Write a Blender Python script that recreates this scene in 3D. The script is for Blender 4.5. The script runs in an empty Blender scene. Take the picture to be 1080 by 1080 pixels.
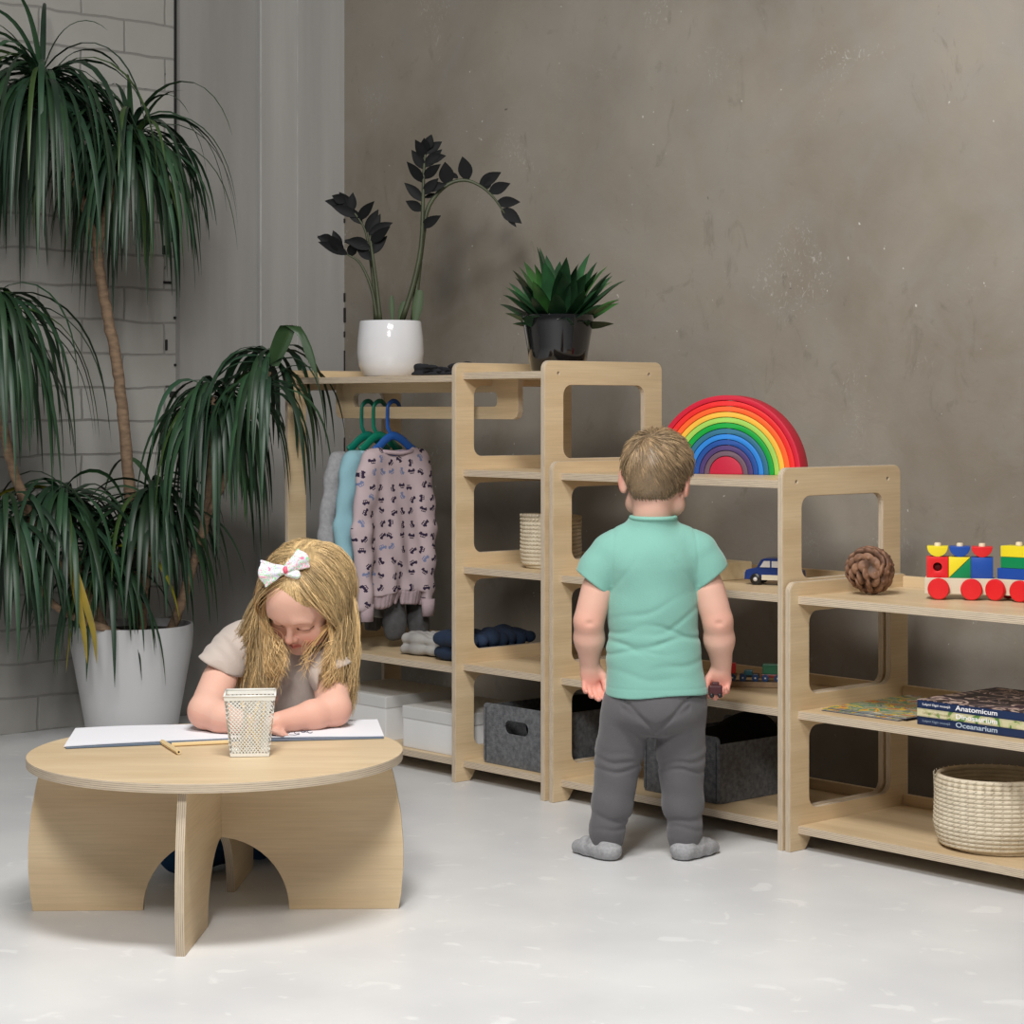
import bpy, bmesh, math, random
import numpy as np
from mathutils import Vector, Matrix, Euler
import openvdb

random.seed(7)
RNG = np.random.default_rng(11)
PI = math.pi
COL = bpy.context.scene.collection
TH = math.radians(48.5)
CT, ST = math.cos(TH), math.sin(TH)
CAMH = .986
FPX = 2208.0

def cw(X, Z, z=0.0):
    """point given as distance right of the camera, distance ahead, height"""
    return Vector((CT*X - ST*Z, ST*X + CT*Z, z))

# ------------------------------------------------------------------ materials
def nd(nt, kind, **kw):
    n = nt.nodes.new(kind)
    for k, v in kw.items():
        setattr(n, k, v)
    return n

def mat(name, col, rough=.6, var=0.0, vscale=6.0, stretch=(1, 1, 1), bump=0.0, bscale=60.0,
        metal=0.0, spec=.5, attr=False, coat=0.0, sss=0.0, sheen=0.0, col2=None, detail=4.0):
    m = bpy.data.materials.new(name); m.use_nodes = True
    nt = m.node_tree; b = nt.nodes['Principled BSDF']
    b.inputs['Roughness'].default_value = rough
    b.inputs['Metallic'].default_value = metal
    b.inputs['Specular IOR Level'].default_value = spec
    b.inputs['Coat Weight'].default_value = coat
    b.inputs['Sheen Weight'].default_value = sheen
    if sss:
        b.inputs['Subsurface Weight'].default_value = sss
        b.inputs['Subsurface Radius'].default_value = (.012, .005, .003)
        b.inputs['Subsurface Scale'].default_value = 1.0
    tc = nd(nt, 'ShaderNodeTexCoord'); mp = nd(nt, 'ShaderNodeMapping')
    nt.links.new(tc.outputs['Object'], mp.inputs['Vector'])
    mp.inputs['Scale'].default_value = stretch
    no = nd(nt, 'ShaderNodeTexNoise'); no.inputs['Scale'].default_value = vscale
    no.inputs['Detail'].default_value = detail
    nt.links.new(mp.outputs['Vector'], no.inputs['Vector'])
    rp = nd(nt, 'ShaderNodeValToRGB')
    c = np.array(col[:3]); d = np.array(col2[:3]) if col2 else c*(1-var)
    u = np.minimum(c*(1+var*.5), 1.0) if not col2 else c
    rp.color_ramp.elements[0].position = .32; rp.color_ramp.elements[1].position = .68
    rp.color_ramp.elements[0].color = (*d, 1); rp.color_ramp.elements[1].color = (*u, 1)
    nt.links.new(no.outputs['Fac'], rp.inputs['Fac'])
    out = rp.outputs['Color']
    if attr:
        at = nd(nt, 'ShaderNodeAttribute', attribute_name='Col')
        mx = nd(nt, 'ShaderNodeMix', data_type='RGBA', blend_type='MULTIPLY')
        mx.inputs[0].default_value = 1.0
        nt.links.new(out, mx.inputs[6]); nt.links.new(at.outputs['Color'], mx.inputs[7])
        out = mx.outputs[2]
    nt.links.new(out, b.inputs['Base Color'])
    if bump:
        n2 = nd(nt, 'ShaderNodeTexNoise'); n2.inputs['Scale'].default_value = bscale
        n2.inputs['Detail'].default_value = 3
        nt.links.new(tc.outputs['Object'], n2.inputs['Vector'])
        bp = nd(nt, 'ShaderNodeBump'); bp.inputs['Strength'].default_value = min(1, bump)
        bp.inputs['Distance'].default_value = .002*max(1, bump)
        nt.links.new(n2.outputs['Fac'], bp.inputs['Height'])
        nt.links.new(bp.outputs['Normal'], b.inputs['Normal'])
    return m

def math_node(nt, op, a, b=None, clamp=False):
    n = nd(nt, 'ShaderNodeMath', operation=op); n.use_clamp = clamp
    for i, v in enumerate((a, b)):
        if v is None: continue
        if isinstance(v, (int, float)): n.inputs[i].default_value = v
        else: nt.links.new(v, n.inputs[i])
    return n.outputs[0]

def mixc(nt, f, a, b, mode='MIX'):
    n = nd(nt, 'ShaderNodeMix', data_type='RGBA', blend_type=mode)
    for i, v in ((0, f), (6, a), (7, b)):
        if isinstance(v, (int, float)): n.inputs[i].default_value = v
        elif isinstance(v, tuple): n.inputs[i].default_value = (*v[:3], 1)
        else: nt.links.new(v, n.inputs[i])
    return n.outputs[2]

def ply_edge():
    m = bpy.data.materials.new('birch_ply_edge'); m.use_nodes = True
    nt = m.node_tree; b = nt.nodes['Principled BSDF']; b.inputs['Roughness'].default_value = .6
    tc = nd(nt, 'ShaderNodeTexCoord'); sp = nd(nt, 'ShaderNodeSeparateXYZ')
    nt.links.new(tc.outputs['Object'], sp.inputs[0])
    f = math_node(nt, 'FRACT', math_node(nt, 'MULTIPLY', math_node(nt, 'ADD', sp.outputs['Z'], .5), 1/.0036))
    dark = math_node(nt, 'GREATER_THAN', f, .5)
    no = nd(nt, 'ShaderNodeTexNoise'); no.inputs['Scale'].default_value = 30
    mp = nd(nt, 'ShaderNodeMapping'); mp.inputs['Scale'].default_value = (1, 1, 12)
    nt.links.new(tc.outputs['Object'], mp.inputs[0]); nt.links.new(mp.outputs[0], no.inputs[0])
    d2 = math_node(nt, 'MULTIPLY', dark, no.outputs['Fac'])
    c = mixc(nt, d2, (.60, .50, .37), (.22, .16, .125))
    nt.links.new(c, b.inputs['Base Color'])
    return m

def ply_face(name, c1, c2):
    m = mat(name, c1, .42, col2=c2, vscale=3.0, stretch=(1, 7, 7), spec=.35, detail=6)
    nt = m.node_tree; b = nt.nodes['Principled BSDF']
    base = b.inputs['Base Color'].links[0].from_socket
    tc = [n for n in nt.nodes if n.type == 'TEX_COORD'][0]
    mp = nd(nt, 'ShaderNodeMapping'); mp.inputs['Scale'].default_value = (4, 120, 60)
    no = nd(nt, 'ShaderNodeTexNoise'); no.inputs['Scale'].default_value = 2.2; no.inputs['Detail'].default_value = 5
    nt.links.new(tc.outputs['Object'], mp.inputs[0]); nt.links.new(mp.outputs[0], no.inputs[0])
    g = nd(nt, 'ShaderNodeMapRange'); g.inputs[1].default_value = .35; g.inputs[2].default_value = .7
    g.inputs[3].default_value = 1.0; g.inputs[4].default_value = .9
    nt.links.new(no.outputs['Fac'], g.inputs[0])
    o = mixc(nt, 1.0, base, g.outputs[0], 'MULTIPLY')
    nt.links.new(o, b.inputs['Base Color'])
    return m

PLY = ply_face('birch_ply', (.70, .545, .345), (.60, .445, .265))
PLYT = ply_face('birch_ply_table', (.70, .55, .355), (.61, .455, .275))
EDGE = ply_edge()

def concrete():
    m = bpy.data.materials.new('raw_plaster'); m.use_nodes = True
    nt = m.node_tree; b = nt.nodes['Principled BSDF']
    b.inputs['Roughness'].default_value = .62; b.inputs['Specular IOR Level'].default_value = .35
    tc = nd(nt, 'ShaderNodeTexCoord')
    def noise(scale, detail=6, dist=0.0, rough=.5, off=(0, 0, 0), st=(1, 1, 1)):
        mp = nd(nt, 'ShaderNodeMapping'); mp.inputs['Location'].default_value = off; mp.inputs['Scale'].default_value = st
        nt.links.new(tc.outputs['Object'], mp.inputs[0])
        n = nd(nt, 'ShaderNodeTexNoise'); n.inputs['Scale'].default_value = scale; n.inputs['Detail'].default_value = detail
        n.inputs['Distortion'].default_value = dist; n.inputs['Roughness'].default_value = rough
        nt.links.new(mp.outputs[0], n.inputs[0]); return n.outputs['Fac']
    def rng(s, a, c, lo=0.0, hi=1.0):
        g = nd(nt, 'ShaderNodeMapRange'); g.inputs[1].default_value = a; g.inputs[2].default_value = c
        g.inputs[3].default_value = lo; g.inputs[4].default_value = hi
        nt.links.new(s, g.inputs[0]); return g.outputs[0]
    c = mixc(nt, rng(noise(1.3, 8, .4, .55), .36, .64), (.225, .192, .150), (.335, .300, .252))
    c = mixc(nt, rng(noise(5, 8, .8, .6, (3, 1, 2)), .42, .68, 0, .5), c, (.30, .28, .255))
    c = mixc(nt, rng(noise(9, 6, 1.2, .7, (8, 0, 4), (1, 1, .6)), .28, .40, .45, 0), c, (.15, .13, .10))
    # pale trowel scuffs, in patches
    m1 = rng(noise(3.2, 3, .5, .5, (1, 5, 9)), .60, .68)
    m2 = rng(noise(38, 6, 3.5, .75, (2, 2, 2), (1, 1, .7)), .56, .66)
    c = mixc(nt, math_node(nt, 'MULTIPLY', math_node(nt, 'MULTIPLY', m1, m2), .55), c, (.62, .60, .56))
    m3 = rng(noise(55, 2, 0, .5, (4, 4, 4), (1, 1, 1)), .765, .79)
    c = mixc(nt, math_node(nt, 'MULTIPLY', m3, .7), c, (.7, .68, .62))
    m4 = rng(noise(26, 2, 0, .5, (14, 4, 7), (1, 1, 1)), .785, .81)
    c = mixc(nt, math_node(nt, 'MULTIPLY', m4, .7), c, (.05, .045, .04))
    nt.links.new(c, b.inputs['Base Color'])
    bp = nd(nt, 'ShaderNodeBump'); bp.inputs['Strength'].default_value = .35; bp.inputs['Distance'].default_value = .006
    nt.links.new(noise(14, 8, .6, .6), bp.inputs['Height']); nt.links.new(bp.outputs[0], b.inputs['Normal'])
    return m

def brick():
    m = bpy.data.materials.new('painted_brick'); m.use_nodes = True
    nt = m.node_tree; b = nt.nodes['Principled BSDF']; b.inputs['Roughness'].default_value = .55
    tc = nd(nt, 'ShaderNodeTexCoord'); sp = nd(nt, 'ShaderNodeSeparateXYZ'); nt.links.new(tc.outputs['Object'], sp.inputs[0])
    cb = nd(nt, 'ShaderNodeCombineXYZ')
    no = nd(nt, 'ShaderNodeTexNoise'); no.inputs['Scale'].default_value = 5; no.inputs['Detail'].default_value = 5
    nt.links.new(tc.outputs['Object'], no.inputs[0])
    wob = math_node(nt, 'MULTIPLY', math_node(nt, 'SUBTRACT', no.outputs['Fac'], .5), .03)
    nt.links.new(math_node(nt, 'ADD', sp.outputs['Y'], wob), cb.inputs[0])
    nt.links.new(math_node(nt, 'ADD', sp.outputs['Z'], wob), cb.inputs[1])
    br = nd(nt, 'ShaderNodeTexBrick'); br.inputs['Scale'].default_value = 1.0
    br.inputs['Brick Width'].default_value = .30; br.inputs['Row Height'].default_value = .105
    br.inputs['Mortar Size'].default_value = .005; br.inputs['Mortar Smooth'].default_value = .6
    br.inputs['Color1'].default_value = (1, 1, 1, 1); br.inputs['Color2'].default_value = (.88, .88, .88, 1)
    br.inputs['Mortar'].default_value = (0, 0, 0, 1); br.inputs['Bias'].default_value = .2
    nt.links.new(cb.outputs[0], br.inputs['Vector'])
    n2 = nd(nt, 'ShaderNodeTexNoise'); n2.inputs['Scale'].default_value = 2.2; n2.inputs['Detail'].default_value = 7
    nt.links.new(tc.outputs['Object'], n2.inputs[0])
    g = nd(nt, 'ShaderNodeMapRange'); g.inputs[1].default_value = .35; g.inputs[2].default_value = .68
    nt.links.new(n2.outputs['Fac'], g.inputs[0])
    base = mixc(nt, g.outputs[0], (.35, .335, .31), (.44, .43, .405))
    mfac = math_node(nt, 'MULTIPLY', br.outputs['Fac'], g.outputs[0])
    c = mixc(nt, math_node(nt, 'MULTIPLY', mfac, .55), base, (.16, .15, .135))
    c = mixc(nt, 1.0, c, mixc(nt, .25, (1, 1, 1), br.outputs['Color']), 'MULTIPLY')
    # broken paint by the pillar
    n3 = nd(nt, 'ShaderNodeTexNoise'); n3.inputs['Scale'].default_value = 22; n3.inputs['Detail'].default_value = 4
    nt.links.new(tc.outputs['Object'], n3.inputs[0])
    g3 = nd(nt, 'ShaderNodeMapRange'); g3.inputs[1].default_value = .62; g3.inputs[2].default_value = .66
    nt.links.new(n3.outputs['Fac'], g3.inputs[0])
    edge = nd(nt, 'ShaderNodeMapRange'); edge.inputs[1].default_value = 3.42; edge.inputs[2].default_value = 3.66
    nt.links.new(sp.outputs['Y'], edge.inputs[0])
    c = mixc(nt, math_node(nt, 'MULTIPLY', g3.outputs[0], math_node(nt, 'MULTIPLY', edge.outputs[0], br.outputs['Fac'])), c, (.01, .01, .01))
    nt.links.new(c, b.inputs['Base Color'])
    bp = nd(nt, 'ShaderNodeBump'); bp.inputs['Strength'].default_value = .4; bp.inputs['Distance'].default_value = .008
    h = math_node(nt, 'SUBTRACT', n2.outputs['Fac'], br.outputs['Fac'])
    nt.links.new(h, bp.inputs['Height']); nt.links.new(bp.outputs[0], b.inputs['Normal'])
    return m

def floor_mat():
    m = bpy.data.materials.new('white_floor_paint'); m.use_nodes = True
    nt = m.node_tree; b = nt.nodes['Principled BSDF']
    b.inputs['Roughness'].default_value = .38; b.inputs['Specular IOR Level'].default_value = .45
    tc = nd(nt, 'ShaderNodeTexCoord')
    n = nd(nt, 'ShaderNodeTexNoise'); n.inputs['Scale'].default_value = 2.6; n.inputs['Detail'].default_value = 8
    nt.links.new(tc.outputs['Object'], n.inputs[0])
    g = nd(nt, 'ShaderNodeMapRange'); g.inputs[1].default_value = .35; g.inputs[2].default_value = .65
    nt.links.new(n.outputs['Fac'], g.inputs[0])
    c = mixc(nt, g.outputs[0], (.63, .632, .64), (.725, .725, .722))
    n2 = nd(nt, 'ShaderNodeTexNoise'); n2.inputs['Scale'].default_value = 14; n2.inputs['Detail'].default_value = 5; n2.inputs['Distortion'].default_value = .6
    nt.links.new(tc.outputs['Object'], n2.inputs[0])
    g2 = nd(nt, 'ShaderNodeMapRange'); g2.inputs[1].default_value = .62; g2.inputs[2].default_value = .68
    nt.links.new(n2.outputs['Fac'], g2.inputs[0])
    c = mixc(nt, math_node(nt, 'MULTIPLY', g2.outputs[0], .45), c, (.86, .86, .85))
    nt.links.new(c, b.inputs['Base Color'])
    bp = nd(nt, 'ShaderNodeBump'); bp.inputs['Strength'].default_value = .15; bp.inputs['Distance'].default_value = .004
    nt.links.new(n2.outputs['Fac'], bp.inputs['Height']); nt.links.new(bp.outputs[0], b.inputs['Normal'])
    return m

def car_print():
    m = bpy.data.materials.new('lilac_vehicle_print'); m.use_nodes = True
    nt = m.node_tree; b = nt.nodes['Principled BSDF']; b.inputs['Roughness'].default_value = .9
    b.inputs['Specular IOR Level'].default_value = .15
    tc = nd(nt, 'ShaderNodeTexCoord'); sp = nd(nt, 'ShaderNodeSeparateXYZ'); nt.links.new(tc.outputs['Object'], sp.inputs[0])
    cb = nd(nt, 'ShaderNodeCombineXYZ'); nt.links.new(sp.outputs['Y'], cb.inputs[0]); nt.links.new(sp.outputs['Z'], cb.inputs[1])
    vo = nd(nt, 'ShaderNodeTexVoronoi', voronoi_dimensions='2D'); S = 28.0
    vo.inputs['Scale'].default_value = S; vo.inputs['Randomness'].default_value = .45
    nt.links.new(cb.outputs[0], vo.inputs['Vector'])
    sub = nd(nt, 'ShaderNodeVectorMath', operation='SUBTRACT')
    nt.links.new(cb.outputs[0], sub.inputs[0]); nt.links.new(vo.outputs['Position'], sub.inputs[1])
    sc = nd(nt, 'ShaderNodeSeparateColor'); nt.links.new(vo.outputs['Color'], sc.inputs[0])
    vr = nd(nt, 'ShaderNodeVectorRotate', rotation_type='Z_AXIS')
    nt.links.new(sub.outputs[0], vr.inputs['Vector'])
    nt.links.new(math_node(nt, 'MULTIPLY', sc.outputs[0], 6.28), vr.inputs['Angle'])
    s2 = nd(nt, 'ShaderNodeSeparateXYZ'); nt.links.new(vr.outputs[0], s2.inputs[0])
    X = math_node(nt, 'MULTIPLY', s2.outputs['X'], S); Y = math_node(nt, 'MULTIPLY', s2.outputs['Y'], S)
    def box(cx, cy, hx, hy):
        a = math_node(nt, 'LESS_THAN', math_node(nt, 'ABSOLUTE', math_node(nt, 'SUBTRACT', X, cx)), hx)
        c = math_node(nt, 'LESS_THAN', math_node(nt, 'ABSOLUTE', math_node(nt, 'SUBTRACT', Y, cy)), hy)
        return math_node(nt, 'MULTIPLY', a, c)
    body = math_node(nt, 'ADD', box(0, -.04, .30, .08), box(-.05, .10, .17, .10), True)
    win = math_node(nt, 'ADD', box(-.13, .09, .05, .045), box(.02, .09, .05, .045), True)
    body = math_node(nt, 'SUBTRACT', body, win, True)
    body = math_node(nt, 'ADD', body, math_node(nt, 'ADD', box(-.18, -.15, .07, .05), box(.18, -.15, .07, .05)), True)
    inkc = mixc(nt, math_node(nt, 'GREATER_THAN', sc.outputs[1], .8), (.03, .02, .045), (.17, .20, .33))
    n = nd(nt, 'ShaderNodeTexNoise'); n.inputs['Scale'].default_value = 12; nt.links.new(tc.outputs['Object'], n.inputs[0])
    base = mixc(nt, n.outputs['Fac'], (.43, .34, .36), (.52, .42, .44))
    c = mixc(nt, body, base, inkc)
    nt.links.new(c, b.inputs['Base Color'])
    return m

def confetti(name, cols, scale):
    m = bpy.data.materials.new(name); m.use_nodes = True
    nt = m.node_tree; b = nt.nodes['Principled BSDF']; b.inputs['Roughness'].default_value = .7
    tc = nd(nt, 'ShaderNodeTexCoord')
    n = nd(nt, 'ShaderNodeTexNoise'); n.inputs['Scale'].default_value = scale; n.inputs['Detail'].default_value = 2
    n.inputs['Distortion'].default_value = 1.5
    nt.links.new(tc.outputs['Object'], n.inputs[0])
    rp = nd(nt, 'ShaderNodeValToRGB'); rp.color_ramp.interpolation = 'CONSTANT'
    e = rp.color_ramp.elements
    while len(e) < len(cols): e.new(.5)
    for i, c in enumerate(cols):
        e[i].position = .32 + .36*i/len(cols) if i else 0; e[i].color = (*c, 1)
    nt.links.new(n.outputs['Fac'], rp.inputs[0]); nt.links.new(rp.outputs[0], b.inputs['Base Color'])
    return m

# ------------------------------------------------------------------ scene helpers
def tag(o, label=None, cat=None, group=None, kind=None):
    if label: o['label'] = label
    if cat: o['category'] = cat
    if group: o['group'] = group
    if kind: o['kind'] = kind
    return o

def empty(name, loc, rz=0.0, label=None, cat=None, group=None):
    o = bpy.data.objects.new(name, None); COL.objects.link(o)
    o.location = loc; o.rotation_euler = (0, 0, rz); o.empty_display_size = .05
    return tag(o, label, cat, group)

def link(name, me, mats, parent=None, loc=(0, 0, 0), rot=None, smooth=False):
    if mats is not None:
        for m in (mats if isinstance(mats, (list, tuple)) else [mats]): me.materials.append(m)
    o = bpy.data.objects.new(name, me); COL.objects.link(o)
    if parent is not None: o.parent = parent
    o.location = loc
    if rot is not None:
        o.rotation_euler = rot.to_euler() if isinstance(rot, Matrix) else rot
    if smooth: me.shade_smooth()
    return o

def autosmooth(me, ang=40):
    """shade smooth, keeping edges sharper than ang hard"""
    me.shade_smooth()
    bm = bmesh.new(); bm.from_mesh(me); a = math.radians(ang)
    for e in bm.edges:
        e.smooth = not (len(e.link_faces) == 2 and e.calc_face_angle(0) > a)
    bm.to_mesh(me); bm.free()

class MB:
    """collects shapes and links them as one mesh"""
    def __init__(s): s.v = []; s.f = []; s.mi = []; s.c = []; s.sm = []
    def add(s, vs, fs, mi=0, col=(1, 1, 1), sm=True):
        n = len(s.v)
        s.v += [tuple(p) for p in vs]; s.c += [col]*len(vs) if not isinstance(col, list) else col
        for f in fs: s.f.append([n+i for i in f]); s.mi.append(mi); s.sm.append(sm)
    def box(s, c, d, R=None, mi=0, col=(1, 1, 1), bev=0.0):
        x, y, z = [k/2 for k in d]
        vs = [Vector((i*x, j*y, k*z)) for i in (-1, 1) for j in (-1, 1) for k in (-1, 1)]
        fs = [(0, 1, 3, 2), (4, 6, 7, 5), (0, 4, 5, 1), (2, 3, 7, 6), (0, 2, 6, 4), (1, 5, 7, 3)]
        if bev:
            bm = bmesh.new(); bv = [bm.verts.new(v) for v in vs]
            for f in fs: bm.faces.new([bv[i] for i in f])
            bmesh.ops.bevel(bm, geom=bm.edges[:], offset=bev, segments=2, affect='EDGES', profile=.6)
            bm.verts.index_update(); vs = [v.co.copy() for v in bm.verts]; fs = [[v.index for v in f.verts] for f in bm.faces]; bm.free()
        if R is not None: vs = [R @ v for v in vs]
        s.add([v+Vector(c) for v in vs], fs, mi, col, False)
    def tube(s, pts, rad, n=8, mi=0, col=(1, 1, 1), caps=True, flat=1.0, up=None):
        P = [Vector(p) for p in pts]; m = len(P)
        r = rad if isinstance(rad, (list, tuple)) else [rad]*m
        vs = []; fs = []; prev = None
        for i in range(m):
            t = (P[min(i+1, m-1)]-P[max(i-1, 0)]).normalized()
            if prev is None:
                a = Vector(up) if up is not None else (Vector((0, 0, 1)) if abs(t.z) < .9 else Vector((1, 0, 0)))
            else: a = prev
            a = (a-t*a.dot(t)); a = a.normalized() if a.length > 1e-6 else t.orthogonal().normalized()
            b = t.cross(a); prev = a
            for k in range(n):
                w = 2*PI*k/n; vs.append(P[i]+(a*math.cos(w)*flat+b*math.sin(w))*r[i])
        for i in range(m-1):
            for k in range(n):
                k2 = (k+1) % n; fs.append((i*n+k, i*n+k2, (i+1)*n+k2, (i+1)*n+k))
        if caps: fs.append(list(range(n))[::-1]); fs.append([(m-1)*n+k for k in range(n)])
        s.add(vs, fs, mi, col)
    def lathe(s, prof, n=48, c=(0, 0, 0), mi=0, col=(1, 1, 1), R=None):
        vs = []; fs = []; m = len(prof)
        for r, z in prof:
            for k in range(n):
                w = 2*PI*k/n; v = Vector((r*math.cos(w), r*math.sin(w), z))
                if R is not None: v = R @ v
                vs.append(v+Vector(c))
        for i in range(m-1):
            for k in range(n):
                k2 = (k+1) % n; fs.append((i*n+k, i*n+k2, (i+1)*n+k2, (i+1)*n+k))
        s.add(vs, fs, mi, col)
    def blade(s, pts, widths, side, fold=.25, mi=0, col=(1, 1, 1)):
        """a leaf: two strips with a middle fold"""
        P = [Vector(p) for p in pts]; m = len(P); vs = []; fs = []; sd = Vector(side)
        for i in range(m):
            t = (P[min(i+1, m-1)]-P[max(i-1, 0)]).normalized()
            b = sd-t*sd.dot(t); b = b.normalized() if b.length > 1e-5 else t.orthogonal().normalized()
            nrm = b.cross(t); w = widths[i]
            vs += [P[i]-b*w+nrm*w*fold, P[i], P[i]+b*w+nrm*w*fold]
        for i in range(m-1):
            a = i*3; fs += [(a, a+1, a+4, a+3), (a+1, a+2, a+5, a+4)]
        s.add(vs, fs, mi, col)
    def mesh(s, name, sharp=None):
        me = bpy.data.meshes.new(name); me.from_pydata(s.v, [], s.f)
        me.polygons.foreach_set('material_index', s.mi)
        me.polygons.foreach_set('use_smooth', s.sm)
        ca = me.color_attributes.new('Col', 'FLOAT_COLOR', 'POINT')
        arr = np.ones((len(s.v), 4), np.float32); arr[:, :3] = np.array(s.c, np.float32).reshape(-1, 3)
        ca.data.foreach_set('color', arr.ravel()); me.update()
        if sharp: autosmooth(me, sharp)
        return me
    def build(s, name, mats, parent=None, loc=(0, 0, 0), rot=None, sharp=None):
        return link(name, s.mesh(name, sharp), mats, parent, loc, rot)

def rrect(x0, y0, x1, y1, r, n=5):
    o = []
    for cx, cy, a in ((x1-r, y1-r, 0), (x0+r, y1-r, 90), (x0+r, y0+r, 180), (x1-r, y0+r, 270)):
        for k in range(n+1):
            w = math.radians(a+90*k/n); o.append((cx+r*math.cos(w), cy+r*math.sin(w)))
    return o

def prism_mesh(name, outline, holes=(), t=.015, bev=.0015, seg=1):
    """flat outline with holes in XY, thickness t from z=0 upward; slot 0 faces, slot 1 edges"""
    cu = bpy.data.curves.new('t', 'CURVE'); cu.dimensions = '2D'; cu.fill_mode = 'BOTH'
    for pl in [outline]+list(holes):
        sp = cu.splines.new('POLY'); sp.points.add(len(pl)-1)
        for p, q in zip(sp.points, pl): p.co = (q[0], q[1], 0, 1)
        sp.use_cyclic_u = True
    cu.extrude = t/2-bev; cu.bevel_depth = bev; cu.bevel_resolution = seg; cu.offset = -bev
    ob = bpy.data.objects.new('t', cu); COL.objects.link(ob)
    dg = bpy.context.evaluated_depsgraph_get(); me = bpy.data.meshes.new_from_object(ob.evaluated_get(dg))
    bpy.data.objects.remove(ob); bpy.data.curves.remove(cu)
    me.name = name; me.materials.clear()
    bm = bmesh.new(); bm.from_mesh(me)
    bmesh.ops.remove_doubles(bm, verts=bm.verts, dist=1e-5)
    bmesh.ops.recalc_face_normals(bm, faces=bm.faces)
    for v in bm.verts: v.co.z += t/2
    for f in bm.faces:
        f.material_index = 0 if abs(f.normal.z) > .75 else 1; f.smooth = False
    bm.to_mesh(me); bm.free()
    return me

R_YZ = Matrix(((0, 0, 1), (1, 0, 0), (0, 1, 0)))     # local X->world y, Y->z, Z->x
R_XZ = Matrix(((1, 0, 0), (0, 0, -1), (0, 1, 0)))    # local X->x, Y->z, Z->-y

def text_mesh(name, body, size, mat_, parent, loc, rot, bold=0.0, shear=0.0, width=None, ext=.0002):
    cu = bpy.data.curves.new('t', 'FONT'); cu.body = body; cu.size = size; cu.extrude = ext; cu.offset = bold; cu.shear = shear
    ob = bpy.data.objects.new('t', cu); COL.objects.link(ob)
    dg = bpy.context.evaluated_depsgraph_get(); me = bpy.data.meshes.new_from_object(ob.evaluated_get(dg))
    bpy.data.objects.remove(ob); me.materials.clear()
    if width:
        xs = [v.co.x for v in me.vertices]; k = width/max(xs)
        for v in me.vertices: v.co.x *= k
    return link(name, me, mat_, parent, loc, rot)

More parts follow.
